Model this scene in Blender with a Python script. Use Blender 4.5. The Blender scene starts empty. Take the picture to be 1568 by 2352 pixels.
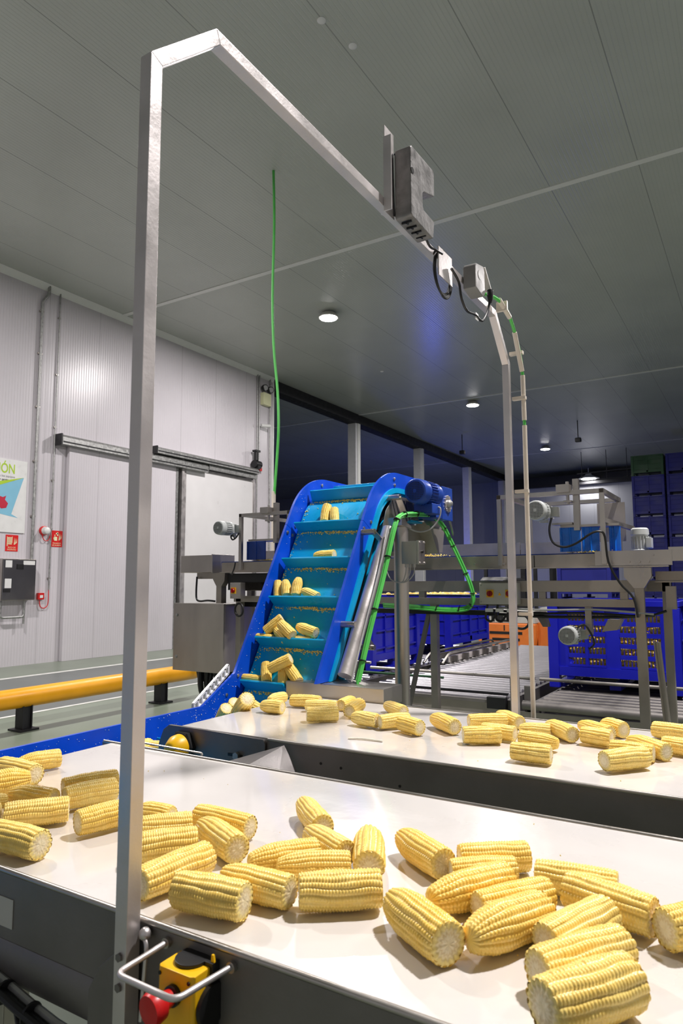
import bpy, bmesh, math, random
from mathutils import Vector, Matrix, noise
PI = math.pi
rnd = random.Random(7)
SC = bpy.context.scene
COL = SC.collection
# ------------------------------------------------------------------ materials
def lin(c):
    c = c / 255.0
    return c / 12.92 if c <= 0.04045 else ((c + 0.055) / 1.055) ** 2.4
def rgb(r, g, b): return (lin(r), lin(g), lin(b), 1.0)
def new_mat(name):
    m = bpy.data.materials.new(name); m.use_nodes = True
    nt = m.node_tree; b = nt.nodes['Principled BSDF']
    return m, nt, b
def node(nt, t, **kw):
    n = nt.nodes.new(t)
    for k, v in kw.items():
        if k in n.inputs: n.inputs[k].default_value = v
        else: setattr(n, k, v)
    return n
def simple(name, col, rough=0.5, metal=0.0, noise_amt=0.08, nscale=8.0, bump=0.0, bscale=60.0, coat=0.0, stretch=None, spec=0.5, rvar=0.1):
    """procedural surface: colour varied a little by noise, roughness variation, optional bump"""
    m, nt, b = new_mat(name)
    L = nt.links.new
    tc = node(nt, 'ShaderNodeTexCoord')
    mp = node(nt, 'ShaderNodeMapping')
    if stretch: mp.inputs['Scale'].default_value = stretch
    L(tc.outputs['Object'], mp.inputs['Vector'])
    n = node(nt, 'ShaderNodeTexNoise', Scale=nscale, Detail=5.0)
    L(mp.outputs[0], n.inputs['Vector'])
    mr = node(nt, 'ShaderNodeMapRange'); mr.inputs[1].default_value = .3; mr.inputs[2].default_value = .7
    mr.inputs[3].default_value = 1 - noise_amt; mr.inputs[4].default_value = 1 + noise_amt
    L(n.outputs['Fac'], mr.inputs[0])
    vm = node(nt, 'ShaderNodeVectorMath', operation='SCALE'); vm.inputs[0].default_value = col[:3]
    L(mr.outputs[0], vm.inputs['Scale']); L(vm.outputs[0], b.inputs['Base Color'])
    rr = node(nt, 'ShaderNodeMapRange'); rr.inputs[1].default_value = .3; rr.inputs[2].default_value = .7
    rr.inputs[3].default_value = max(.02, rough - rvar); rr.inputs[4].default_value = min(1, rough + rvar)
    L(n.outputs['Fac'], rr.inputs[0]); L(rr.outputs[0], b.inputs['Roughness'])
    b.inputs['Metallic'].default_value = metal
    b.inputs['Specular IOR Level'].default_value = spec
    b.inputs['Coat Weight'].default_value = coat
    if bump:
        n2 = node(nt, 'ShaderNodeTexNoise', Scale=bscale, Detail=3.0)
        L(mp.outputs[0], n2.inputs['Vector'])
        bp = node(nt, 'ShaderNodeBump', Strength=bump, Distance=0.01)
        L(n2.outputs['Fac'], bp.inputs['Height']); L(bp.outputs[0], b.inputs['Normal'])
    return m
def emis(name, col, s):
    m, nt, b = new_mat(name)
    b.inputs['Base Color'].default_value = (0, 0, 0, 1)
    b.inputs['Emission Color'].default_value = col; b.inputs['Emission Strength'].default_value = s
    return m
def panel_mat(name, col, axis, rough, joint=1.15, rib=0.06, jd=0.55, off=0.0, ribs=0.25):
    """sandwich panel: joint lines and fine ribs across one axis (0 = x, 1 = y)"""
    m, nt, b = new_mat(name); L = nt.links.new
    g = node(nt, 'ShaderNodeNewGeometry'); sp = node(nt, 'ShaderNodeSeparateXYZ'); L(g.outputs['Position'], sp.inputs[0])
    ad = node(nt, 'ShaderNodeMath', operation='ADD'); L(sp.outputs[axis], ad.inputs[0]); ad.inputs[1].default_value = 100 + off
    md = node(nt, 'ShaderNodeMath', operation='PINGPONG'); L(ad.outputs[0], md.inputs[0]); md.inputs[1].default_value = joint / 2
    lt = node(nt, 'ShaderNodeMath', operation='LESS_THAN'); L(md.outputs[0], lt.inputs[0]); lt.inputs[1].default_value = 0.006
    rb = node(nt, 'ShaderNodeMath', operation='PINGPONG'); L(ad.outputs[0], rb.inputs[0]); rb.inputs[1].default_value = rib / 2
    rs = node(nt, 'ShaderNodeMapRange', interpolation_type='SMOOTHSTEP'); L(rb.outputs[0], rs.inputs[0]); rs.inputs[2].default_value = rib * .12
    n = node(nt, 'ShaderNodeTexNoise', Scale=0.7, Detail=4.0); L(g.outputs['Position'], n.inputs['Vector'])
    mr = node(nt, 'ShaderNodeMapRange'); mr.inputs[1].default_value = .3; mr.inputs[2].default_value = .7; mr.inputs[3].default_value = .95; mr.inputs[4].default_value = 1.05
    L(n.outputs['Fac'], mr.inputs[0])
    jm = node(nt, 'ShaderNodeMath', operation='MULTIPLY'); L(lt.outputs[0], jm.inputs[0]); jm.inputs[1].default_value = 1 - jd
    sb = node(nt, 'ShaderNodeMath', operation='SUBTRACT'); L(mr.outputs[0], sb.inputs[0]); L(jm.outputs[0], sb.inputs[1])
    vm = node(nt, 'ShaderNodeVectorMath', operation='SCALE'); vm.inputs[0].default_value = col[:3]; L(sb.outputs[0], vm.inputs['Scale'])
    L(vm.outputs[0], b.inputs['Base Color']); b.inputs['Roughness'].default_value = rough
    bp = node(nt, 'ShaderNodeBump', Strength=ribs, Distance=0.003); L(rs.outputs[0], bp.inputs['Height']); L(bp.outputs[0], b.inputs['Normal'])
    return m
M = {}
M['belt'] = simple('white_belt', rgb(226, 221, 216), .3, noise_amt=.03, nscale=3, bump=.14, bscale=16, coat=.7, rvar=.12)
M['belt'].node_tree.nodes['Principled BSDF'].inputs['Coat Roughness'].default_value = .09
M['steel'] = simple('brushed_stainless', (.46, .43, .395, 1), .36, .95, .12, 5, .04, 90, stretch=(1, 1, .25))
M['steel_dark'] = simple('worn_stainless_side', (.22, .205, .195, 1), .52, .85, .2, 6, .05, 70)
M['steel_light'] = simple('satin_stainless_tube', (.66, .62, .61, 1), .42, .8, .08, 9, .05, 120)
M['galv'] = simple('galvanised_steel', (.40, .40, .39, 1), .45, .8, .25, 22, .05, 80)
M['frame_grey'] = simple('machine_frame_steel', (.37, .335, .295, 1), .42, .75, .15, 6, .03, 60)
M['blue'] = simple('blue_uhmw_plastic', rgb(0, 72, 200), .42, noise_amt=.1, nscale=10, bump=.05, spec=.4)
M['teal'] = simple('teal_belt', rgb(0, 160, 214), .34, noise_amt=.08, nscale=8, bump=.1, bscale=40)
M['crate'] = simple('blue_crate_plastic', rgb(10, 18, 165), .42, noise_amt=.1, nscale=3)
M['crate_far'] = simple('far_crate_plastic', rgb(14, 22, 125), .5, noise_amt=.1, nscale=3)  # darker blue for the boxes stacked far back
M['crate_green'] = simple('green_crate_plastic', rgb(20, 72, 38), .45, noise_amt=.1, nscale=3)
M['curtain'] = simple('blue_flap_plastic', rgb(10, 110, 215), .3, noise_amt=.12, nscale=20)
M['motor_blue'] = simple('blue_motor_paint', rgb(22, 62, 150), .4, noise_amt=.1, nscale=20)
M['motor_grey'] = simple('grey_motor_paint', rgb(185, 188, 186), .4, noise_amt=.08, nscale=20)
M['black'] = simple('black_plastic', rgb(18, 18, 20), .45, noise_amt=.2)
M['darkmetal'] = simple('dark_painted_steel', rgb(32, 32, 34), .5, .2, .2)
M['yellow'] = simple('yellow_plastic', rgb(245, 190, 20), .38, noise_amt=.05, bump=.02)
M['yellow_pipe'] = simple('yellow_barrier_plastic', rgb(240, 168, 18), .38, noise_amt=.1, nscale=4)
M['red'] = simple('red_plastic', rgb(205, 25, 25), .38, noise_amt=.06)
M['red_dark'] = simple('red_knob', rgb(150, 15, 12), .35, noise_amt=.06)
M['green_cable'] = simple('green_cable_sheath', rgb(84, 188, 84), .4, noise_amt=.08)
M['grey_cable'] = simple('grey_cable_sheath', rgb(165, 165, 165), .45, noise_amt=.08)
M['pvc'] = simple('white_pvc_conduit', rgb(214, 204, 190), .4, noise_amt=.06, nscale=5)
M['white'] = simple('white_enamel', rgb(228, 228, 226), .35, noise_amt=.03)
M['white_paint'] = simple('white_floor_paint', rgb(215, 215, 210), .6, noise_amt=.12, nscale=6)
M['orange'] = simple('orange_truck_paint', rgb(226, 122, 52), .35, noise_amt=.05)
M['lightgrey'] = simple('light_grey_paint', rgb(190, 188, 182), .45, noise_amt=.05)
M['rubber'] = simple('rubber', rgb(25, 25, 26), .8, noise_amt=.2)
M['roller'] = simple('zinc_roller', (.50, .48, .51, 1), .34, .85, .03, 1.2, rvar=.03)
M['grate'] = simple('cabinet_mirror_door', (.30, .30, .31, 1), .16, .95, .05, 3)
M['signred'] = simple('sign_red', rgb(215, 30, 30), .4, noise_amt=.03)
M['signcream'] = simple('sign_cream', rgb(235, 235, 190), .4, noise_amt=.03)
M['lime'] = simple('poster_lime', rgb(172, 205, 50), .5, noise_amt=.02)
M['sky'] = simple('poster_blue', rgb(130, 190, 215), .5, noise_amt=.02)
M['pgrey'] = simple('poster_grey', rgb(110, 110, 115), .5, noise_amt=.02)
M['beetle'] = simple('poster_crimson', rgb(190, 30, 60), .5, noise_amt=.02)
M['wall'] = panel_mat('white_sandwich_panel', rgb(210, 205, 210), 1, .3, 1.15, .055, .72, .35, .9)
M['ceil'] = panel_mat('ceiling_sandwich_panel', rgb(186, 190, 183), 0, .27, 1.15, .05, .62, .03, .6)
M['wall_unlit'] = panel_mat('unlit_hall_panel', rgb(66, 68, 76), 1, .45, 1.15, .055, .7)  # gloom of the lampless hall put into the panel colour
M['wall_back'] = panel_mat('far_wall_panel', rgb(196, 198, 204), 0, .35, 1.15, .055, .7)
M['door'] = simple('white_door_skin', rgb(220, 218, 218), .35, noise_amt=.03, nscale=2)
M['trim'] = simple('white_cove_trim', rgb(225, 226, 222), .4, noise_amt=.02)
M['beam'] = simple('dark_beam_steel', rgb(40, 40, 44), .55, .1, .1)
M['column'] = simple('white_column_cladding', rgb(215, 215, 220), .35, noise_amt=.03)
M['lampface'] = emis('lamp_diffuser', (1, .98, .96, 1), 30)
M['ledblue'] = emis('blue_spot_lens', (.05, .12, 1, 1), 9)
M['kernel_bits'] = simple('corn_crumbs', rgb(252, 220, 110), .5, noise_amt=.2, nscale=60)
M['silk'] = simple('pale_crumbs', rgb(240, 232, 215), .5, noise_amt=.1, nscale=60)
# floor: green epoxy with a grey lane between the white lines
def floor_mat():
    m, nt, b = new_mat('epoxy_floor'); L = nt.links.new
    g = node(nt, 'ShaderNodeNewGeometry'); sp = node(nt, 'ShaderNodeSeparateXYZ'); L(g.outputs['Position'], sp.inputs[0])
    lt = node(nt, 'ShaderNodeMath', operation='LESS_THAN'); L(sp.outputs[0], lt.inputs[0]); lt.inputs[1].default_value = -6.98
    gt = node(nt, 'ShaderNodeMath', operation='GREATER_THAN'); L(sp.outputs[0], gt.inputs[0]); gt.inputs[1].default_value = -9.7
    mu = node(nt, 'ShaderNodeMath', operation='MULTIPLY'); L(lt.outputs[0], mu.inputs[0]); L(gt.outputs[0], mu.inputs[1])
    mx = node(nt, 'ShaderNodeMix', data_type='RGBA'); L(mu.outputs[0], mx.inputs[0])
    mx.inputs[6].default_value = rgb(124, 134, 118); mx.inputs[7].default_value = rgb(104, 109, 106)
    n = node(nt, 'ShaderNodeTexNoise', Scale=1.3, Detail=6.0); L(g.outputs['Position'], n.inputs['Vector'])
    mr = node(nt, 'ShaderNodeMapRange'); mr.inputs[1].default_value = .3; mr.inputs[2].default_value = .7; mr.inputs[3].default_value = .88; mr.inputs[4].default_value = 1.1
    L(n.outputs['Fac'], mr.inputs[0])
    vm = node(nt, 'ShaderNodeVectorMath', operation='SCALE'); L(mx.outputs[2], vm.inputs[0]); L(mr.outputs[0], vm.inputs['Scale'])
    L(vm.outputs[0], b.inputs['Base Color']); b.inputs['Roughness'].default_value = .32
    return m
M['boxgrey'] = simple('mid_grey_plastic', rgb(128, 126, 124), .45, noise_amt=.1, nscale=20)
M['cast'] = simple('cast_grey_unit', (.20, .195, .19, 1), .55, .5, .3, 30, .25, 60)
M['floor'] = floor_mat()
def corn_mat():
    m, nt, b = new_mat('corn_kernels'); L = nt.links.new
    tc = node(nt, 'ShaderNodeTexCoord'); oi = node(nt, 'ShaderNodeObjectInfo')
    n = node(nt, 'ShaderNodeTexNoise', Scale=35.0, Detail=3.0); L(tc.outputs['Object'], n.inputs['Vector'])
    mx = node(nt, 'ShaderNodeMix', data_type='RGBA'); mx.inputs[6].default_value = rgb(250, 205, 84); mx.inputs[7].default_value = rgb(255, 228, 138)
    ad = node(nt, 'ShaderNodeMath', operation='MULTIPLY_ADD'); L(oi.outputs['Random'], ad.inputs[0]); ad.inputs[1].default_value = .5; 
    mr = node(nt, 'ShaderNodeMapRange'); mr.inputs[1].default_value = .3; mr.inputs[2].default_value = .7; mr.inputs[3].default_value = 0; mr.inputs[4].default_value = .5
    L(n.outputs['Fac'], mr.inputs[0]); L(mr.outputs[0], ad.inputs[2]); L(ad.outputs[0], mx.inputs[0])
    L(mx.outputs[2], b.inputs['Base Color'])
    b.inputs['Roughness'].default_value = .27; b.inputs['Subsurface Weight'].default_value = .05
    b.inputs['Subsurface Radius'].default_value = (.006, .003, .001); b.inputs['Subsurface Scale'].default_value = 1
    return m
M['corn'] = corn_mat()
def cut_mat():
    m, nt, b = new_mat('corn_cut_end'); L = nt.links.new
    tc = node(nt, 'ShaderNodeTexCoord'); sp = node(nt, 'ShaderNodeSeparateXYZ'); L(tc.outputs['Object'], sp.inputs[0])
    cb = node(nt, 'ShaderNodeCombineXYZ'); L(sp.outputs[1], cb.inputs[1]); L(sp.outputs[2], cb.inputs[2])
    ln = node(nt, 'ShaderNodeVectorMath', operation='LENGTH'); L(cb.outputs[0], ln.inputs[0])
    at = node(nt, 'ShaderNodeMath', operation='ARCTAN2'); L(sp.outputs[1], at.inputs[0]); L(sp.outputs[2], at.inputs[1])
    mm = node(nt, 'ShaderNodeMath', operation='MULTIPLY'); L(at.outputs[0], mm.inputs[0]); mm.inputs[1].default_value = 15
    sn = node(nt, 'ShaderNodeMath', operation='SINE'); L(mm.outputs[0], sn.inputs[0])
    r2 = node(nt, 'ShaderNodeMath', operation='MULTIPLY_ADD'); L(sn.outputs[0], r2.inputs[0]); r2.inputs[1].default_value = .0012; L(ln.outputs[1], r2.inputs[2])
    cr = node(nt, 'ShaderNodeValToRGB'); mr = node(nt, 'ShaderNodeMapRange'); mr.inputs[2].default_value = .026; L(r2.outputs[0], mr.inputs[0]); L(mr.outputs[0], cr.inputs[0])
    e = cr.color_ramp.elements; e[0].position = 0; e[0].color = rgb(236, 220, 175); e[1].position = 1; e[1].color = rgb(244, 214, 118)
    for p, c in ((.3, rgb(240, 226, 190)), (.42, rgb(222, 200, 150)), (.52, rgb(240, 224, 180)), (.62, rgb(228, 206, 140)), (.72, rgb(246, 224, 140))):
        x = e.new(p); x.color = c
    n = node(nt, 'ShaderNodeTexNoise', Scale=400.0); L(tc.outputs['Object'], n.inputs['Vector'])
    L(cr.outputs[0], b.inputs['Base Color']); b.inputs['Roughness'].default_value = .5
    bp = node(nt, 'ShaderNodeBump', Strength=.5, Distance=.001); L(n.outputs['Fac'], bp.inputs['Height']); L(bp.outputs[0], b.inputs['Normal'])
    return m
M['cut'] = cut_mat()
# ------------------------------------------------------------------ object helpers
def tag(o, label=None, cat=None, group=None, kind=None):
    if label: o['label'] = label
    if cat: o['category'] = cat
    if group: o['group'] = group
    if kind: o['kind'] = kind
    return o
def wloc(p):
    v = Vector((0, 0, 0))
    while p is not None:
        v = v + p.location; p = p.parent
    return v
# the incline conveyor and the grading conveyor are noted in a 1.095 larger unit (datum 1.4 m above the floor)
UNIT = [1.0]
def unit(v):
    k = UNIT[0]; v = Vector(v)
    if k == 1.0: return v
    return Vector((v.x * k, v.y * k, v.z if v.z < .12 else max(.12, v.z * k - (k - 1) * 1.4)))
def thing(name, loc, label, cat, group=None):
    loc = unit(loc)
    o = bpy.data.objects.new(name, None); COL.objects.link(o); o.location = loc; o.empty_display_size = .05
    return tag(o, label, cat, group)
def obj(name, bm, mat, parent=None, smooth=None, bevel=0, label=None):
    """links the bmesh (world coordinates) as one mesh object"""
    if isinstance(bm, MB): bm = bm.bm
    if bevel:
        es = [e for e in bm.edges if len(e.link_faces) == 2 and e.calc_face_angle(0) > .6]
        if es: bmesh.ops.bevel(bm, geom=es, offset=bevel, segments=2, affect='EDGES', profile=.5, clamp_overlap=True)
    vs = bm.verts
    if UNIT[0] != 1.0:
        for v in vs: v.co = unit(v.co)
    if parent is not None: o0 = wloc(parent)
    else:
        xs = [v.co.x for v in vs]; ys = [v.co.y for v in vs]; zs = [v.co.z for v in vs]
        o0 = Vector(((min(xs) + max(xs)) / 2, (min(ys) + max(ys)) / 2, min(zs)))
    for v in vs: v.co -= o0
    me = bpy.data.meshes.new(name); bm.normal_update(); bm.to_mesh(me); bm.free()
    ang = math.radians(smooth if smooth is not None else 38)
    for p in me.polygons: p.use_smooth = True
    me.set_sharp_from_angle(angle=ang)
    if isinstance(mat, (list, tuple)):
        for k in mat: me.materials.append(M[k])
    else: me.materials.append(M[mat])
    o = bpy.data.objects.new(name, me); COL.objects.link(o)
    if parent is not None: o.parent = parent
    else: o.location = o0
    if bevel:
        wn = o.modifiers.new('weighted', 'WEIGHTED_NORMAL'); wn.keep_sharp = True; wn.weight = 80
    if label: o['label'] = label
    return o
def struct(name, bm, mat, **kw):
    o = obj(name, bm, mat, None, **kw); o['kind'] = 'structure'; return o
class MB:
    def __init__(s): s.bm = bmesh.new()
    def box(s, x0, x1, y0, y1, z0, z1):
        m = Matrix.Translation(((x0 + x1) / 2, (y0 + y1) / 2, (z0 + z1) / 2)) @ Matrix.Diagonal((abs(x1 - x0), abs(y1 - y0), abs(z1 - z0), 1))
        bmesh.ops.create_cube(s.bm, size=1, matrix=m); return s
    def bar(s, a, b, w, h, up=(0, 0, 1)):
        """rectangular bar from a to b; w across, h along 'up'"""
        a = Vector(a); b = Vector(b); d = b - a; L = d.length; d.normalize(); u = Vector(up)
        if abs(d.dot(u)) > .99: u = Vector((0, 1, 0))
        x = d.cross(u).normalized(); z = x.cross(d)
        m = Matrix((( x.x, d.x, z.x, 0), (x.y, d.y, z.y, 0), (x.z, d.z, z.z, 0), (0, 0, 0, 1)))
        bmesh.ops.create_cube(s.bm, size=1, matrix=Matrix.Translation((a + b) / 2) @ m @ Matrix.Diagonal((w, L, h, 1))); return s
    def cyl(s, a, b, r, r2=None, n=20, caps=True):
        a = Vector(a); b = Vector(b); d = b - a
        q = d.to_track_quat('Z', 'Y').to_matrix().to_4x4()
        bmesh.ops.create_cone(s.bm, cap_ends=caps, segments=n, radius1=r, radius2=r if r2 is None else r2, depth=d.length, matrix=Matrix.Translation((a + b) / 2) @ q); return s
    def sph(s, c, r, n=12, sc=(1, 1, 1)):
        bmesh.ops.create_uvsphere(s.bm, u_segments=n, v_segments=max(6, n // 2), radius=r, matrix=Matrix.Translation(c) @ Matrix.Diagonal((*sc, 1))); return s
    def lathe(s, a, axis, prof, n=28):
        """prof = [(distance along the axis, radius)...]"""
        a = Vector(a); q = Vector(axis).to_track_quat('Z', 'Y').to_matrix(); rings = []
        for t, r in prof:
            rings.append([s.bm.verts.new(a + q @ Vector((r * math.cos(2 * PI * k / n), r * math.sin(2 * PI * k / n), t))) for k in range(n)])
        for i in range(len(rings) - 1):
            for k in range(n):
                s.bm.faces.new((rings[i][k], rings[i][(k + 1) % n], rings[i + 1][(k + 1) % n], rings[i + 1][k]))
        s.bm.faces.new(rings[0][::-1]); s.bm.faces.new(rings[-1]); return s
    def prism(s, pts, ax, t0, t1):
        """polygon pts in the plane normal to axis ax, extruded from t0 to t1 along it"""
        def P(p, t):
            return {0: (t, p[0], p[1]), 1: (p[0], t, p[1]), 2: (p[0], p[1], t)}[ax]
        A = [s.bm.verts.new(P(p, t0)) for p in pts]; B = [s.bm.verts.new(P(p, t1)) for p in pts]; n = len(pts)
        fs = [s.bm.faces.new(A), s.bm.faces.new(B[::-1])]
        for k in range(n): fs.append(s.bm.faces.new((A[k], B[k], B[(k + 1) % n], A[(k + 1) % n])))
        bmesh.ops.recalc_face_normals(s.bm, faces=fs); return s
    def poly(s, pts):
        s.bm.faces.new([s.bm.verts.new(p) for p in pts]); return s
    def tube(s, pts, r, n=10, caps=True, closed=False, sm=4):
        pts = [Vector(p) for p in pts]
        if sm and len(pts) > 2: pts = smooth_path(pts, sm, closed)
        rings = []; N = len(pts); prev = None
        for i, p in enumerate(pts):
            if closed: d = pts[(i + 1) % N] - pts[i - 1]
            else: d = (pts[min(i + 1, N - 1)] - pts[max(i - 1, 0)])
            d.normalize()
            if prev is None:
                u = Vector((0, 0, 1)) if abs(d.z) < .9 else Vector((1, 0, 0))
            else: u = prev
            x = d.cross(u); 
            if x.length < 1e-5: x = d.orthogonal()
            x.normalize(); z = x.cross(d).normalized(); prev = z
            rings.append([s.bm.verts.new(p + (x * math.cos(2 * PI * k / n) + z * math.sin(2 * PI * k / n)) * r) for k in range(n)])
        for i in range(N if closed else N - 1):
            A = rings[i]; B = rings[(i + 1) % N]
            for k in range(n): s.bm.faces.new((A[k], A[(k + 1) % n], B[(k + 1) % n], B[k]))
        if caps and not closed:
            s.bm.faces.new(rings[0][::-1]); s.bm.faces.new(rings[-1])
        return s
def smooth_path(pts, k, closed=False):
    out = []; N = len(pts); rng = range(N if closed else N - 1)
    g = (lambda i: pts[i % N]) if closed else (lambda i: pts[max(0, min(N - 1, i))])
    for i in rng:
        p0, p1, p2, p3 = g(i - 1), g(i), g(i + 1), g(i + 2)
        for j in range(k):
            t = j / k
            out.append(.5 * ((2 * p1) + (p2 - p0) * t + (2 * p0 - 5 * p1 + 4 * p2 - p3) * t * t + (3 * p1 - p0 - 3 * p2 + p3) * t ** 3))
    if not closed: out.append(pts[-1])
    return out
def round_path(pts, r, k=5):
    """polyline with rounded corners"""
    pts = [Vector(p) for p in pts]; out = [pts[0]]
    for i in range(1, len(pts) - 1):
        a = (pts[i - 1] - pts[i]); b = (pts[i + 1] - pts[i]); rr = min(r, a.length / 2, b.length / 2); a.normalize(); b.normalize()
        A = pts[i] + a * rr; B = pts[i] + b * rr
        for j in range(k + 1):
            t = j / k; out.append((1 - t) ** 2 * A + 2 * t * (1 - t) * pts[i] + t * t * B)
    out.append(pts[-1]); return out
def copy_tree(o, parent=None):
    c = o.copy(); COL.objects.link(c)
    if parent is not None: c.parent = parent
    for ch in list(o.children): copy_tree(ch, c)
    return c
def text_obj(name, body, size, mat, parent, origin, right, up, ext=.0005, align='LEFT', bold=0, xs=1.0):
    cu = bpy.data.curves.new(name, 'FONT'); cu.body = body; cu.size = size; cu.extrude = ext; cu.align_x = align; cu.offset = bold
    t = bpy.data.objects.new(name, cu); COL.objects.link(t)
    dg = bpy.context.evaluated_depsgraph_get(); dg.update()
    me = bpy.data.meshes.new_from_object(t.evaluated_get(dg)); COL.objects.unlink(t); bpy.data.objects.remove(t)
    r = Vector(right).normalized(); u = Vector(up).normalized(); n = r.cross(u)
    o0 = wloc(parent) if parent else Vector((0, 0, 0)); og = Vector(origin)
    for v in me.vertices:
        v.co = og + r * v.co.x * xs + u * v.co.y + n * v.co.z - o0
    me.materials.clear(); me.materials.append(M[mat])
    o = bpy.data.objects.new(name, me); COL.objects.link(o)
    if parent: o.parent = parent
    return o
# ------------------------------------------------------------------ camera
H = 1.40
pi_, ya, ro = math.radians(5.95), math.radians(31.5), math.radians(-.15)
fw = Vector((-math.sin(ya) * math.cos(pi_), math.cos(ya) * math.cos(pi_), math.sin(pi_)))
rt = Vector((math.cos(ya), math.sin(ya), 0)); up = rt.cross(fw)
R2 = rt * math.cos(ro) + up * math.sin(ro); U2 = up * math.cos(ro) - rt * math.sin(ro)
cam = bpy.data.cameras.new('camera'); co = bpy.data.objects.new('camera', cam); COL.objects.link(co)
co.matrix_world = Matrix(((R2.x, U2.x, -fw.x, 0), (R2.y, U2.y, -fw.y, 0), (R2.z, U2.z, -fw.z, H), (0, 0, 0, 1)))
cam.sensor_fit = 'VERTICAL'; cam.sensor_height = 36; cam.sensor_width = 24; cam.lens = 36 * 1580 / 2352
cam.clip_start = .02; cam.clip_end = 200
cam.dof.use_dof = True; cam.dof.focus_distance = 2.6; cam.dof.aperture_fstop = 10.0
SC.camera = co
# ------------------------------------------------------------------ the room
ZC = 6.96; XW = -11.14
struct('floor', MB().box(-32, 9.2, -5, 37, -.2, 0), 'floor')
struct('ceiling', MB().box(-32, 9.2, -5, 37, ZC, ZC + .2), 'ceil')
struct('wall_left', MB().box(XW - .16, XW, -5, 14.6, 0, ZC), 'wall')
struct('wall_right', MB().box(9, 9.2, -5, 37, 0, ZC), 'wall')
struct('wall_front', MB().box(-11.3, 9.2, -5.2, -5, 0, ZC), 'wall_back')
struct('wall_back', MB().box(-32, 9.2, 36.6, 36.8, 0, ZC), 'wall_back')
struct('wall_hall', MB().box(-31.2, -31, -5, 37, 0, ZC), 'wall_unlit')
struct('trim_1', MB().prism([(XW + .003, ZC - .002), (XW + .11, ZC - .002), (XW + .003, ZC - .11)], 1, -5, 14.6), 'trim')
for i, y in enumerate((1.2, 9.4, 19.35, 29.3)):
    struct('trim_%d' % (i + 2), MB().box(-31, 9, y - .05, y + .05, ZC - .012, ZC - .001), 'trim')
struct('trim_6', MB().box(XW - .17, XW + .02, 14.6, 14.66, 0, ZC - .001), 'trim')
# dark beam over the open bays, then its return along the far side
struct('trim_7', MB().box(XW - .25, XW - .02, 14.67, 34.3, ZC - .3, ZC - .002).box(XW - .33, XW + .06, 14.67, 34.3, ZC - .33, ZC - .28), 'beam')
struct('trim_8', MB().box(XW - .25, -2.0, 34.3, 34.5, ZC - .75, ZC - .3).box(XW - .25, -2.0, 34.24, 34.56, ZC - .8, ZC - .74), 'beam')
struct('trim_9', MB().box(XW - .2, 2, 34.5, 34.6, 0, ZC - .8), 'wall_back')
labs = ['white ceiling column nearest the end of the panelled left wall', 'white column seen just above the blue incline conveyor motor',
        'white column with blue light glow behind the rear sorting machine', 'farthest white column, mostly behind the far arch post']
for (y, l) in zip((19.14, 24.1, 29.2, 34.1), labs):
    t = thing('support_column', (XW - .1, y, 0), l, 'column', 'white columns along the dark hall')
    obj('column_shaft', MB().box(XW - .28, XW + .02, y - .1, y + .14, 0, ZC - .335), 'column', t, bevel=.01)
    obj('column_edge', MB().box(XW + .021, XW + .05, y + .0, y + .16, 0, ZC - .335), 'trim', t)
# floor lines
struct('trim_10', MB().box(-9.8, -9.68, -5, 30, .001, .004), 'white_paint')
struct('trim_11', MB().box(-6.97, -6.91, -5, 30, .001, .004), 'white_paint')
# ceiling lamps
def lamp(x, y, z, label, power, big=False):
    t = thing('ceiling_lamp', (x, y, z), label, 'lamp', 'high bay ceiling lamps')
    r = .17
    obj('lamp_housing', MB().lathe((x, y, z), (0, 0, -1), [(-.03, .05), (0, .14), (.07, r + .03), (.10, r + .03)] if not big else [(-.35, .02), (-.1, .02), (-.09, .12), (0, .16), (.16, .5), (.17, .5)]), 'white' if big else 'lightgrey', t)
    zb = z - (.102 if not big else .175)
    obj('lamp_diffuser', MB().cyl((x, y, zb - .012), (x, y, zb), r if not big else .32, n=32), 'lampface', t)
    ld = bpy.data.lights.new('lamp_light', 'AREA'); ld.shape = 'DISK'; ld.size = .34 if not big else .6; ld.energy = power; ld.color = (1, .95, .94)
    lo = bpy.data.objects.new('lamp_light', ld); COL.objects.link(lo); lo.location = (x, y, zb - .016) ; lo.parent = None
    lo.location = Vector((x, y, zb - .016)) - t.location; lo.parent = t
PW = 330
for y, l in ((3.35, 'bright ceiling lamp glowing at the left frame edge'), (11.5, 'largest bright ceiling lamp above the incline conveyor'),
             (19.7, 'ceiling lamp left of the curved arch post, second in the row'), (27.9, 'small ceiling lamp right of the arch post, third in the row')):
    lamp(-7.35, y, ZC - .03, l, PW * (1.15 if y < 15 else .6 if y < 22 else .16))
lamp(-6.95, 34.0, ZC - .42, 'farthest ceiling lamp hanging low under a wide shade', PW * .08, True)
for y in (3.35, 11.5):
    lamp(.9, y, ZC - .03, ('near' if y < 5 else 'far') + ' ceiling lamp of the row over the sorting belts, outside the frame', PW * (1.8 if y < 5 else 1.1))
# small caps and a sensor on the ceiling
for (x, y, l) in ((-3.439, 5.257, 'larger round white cap at the top centre of the ceiling'), (-3.341, 5.702, 'round white cap on the ceiling, slightly lower and right of the other'),
                  (-4.6, 8.75, 'small ceiling cap between arch and long white strip'), (-8.3, 15.6, 'small ceiling cap above the dark hall opening')):
    tag(obj('ceiling_disc', MB().lathe((x, y, ZC), (0, 0, -1), [(0, .045), (.008, .045), (.018, .03), (.02, .01)], 20), 'white'), l, 'ceiling cap')
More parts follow.
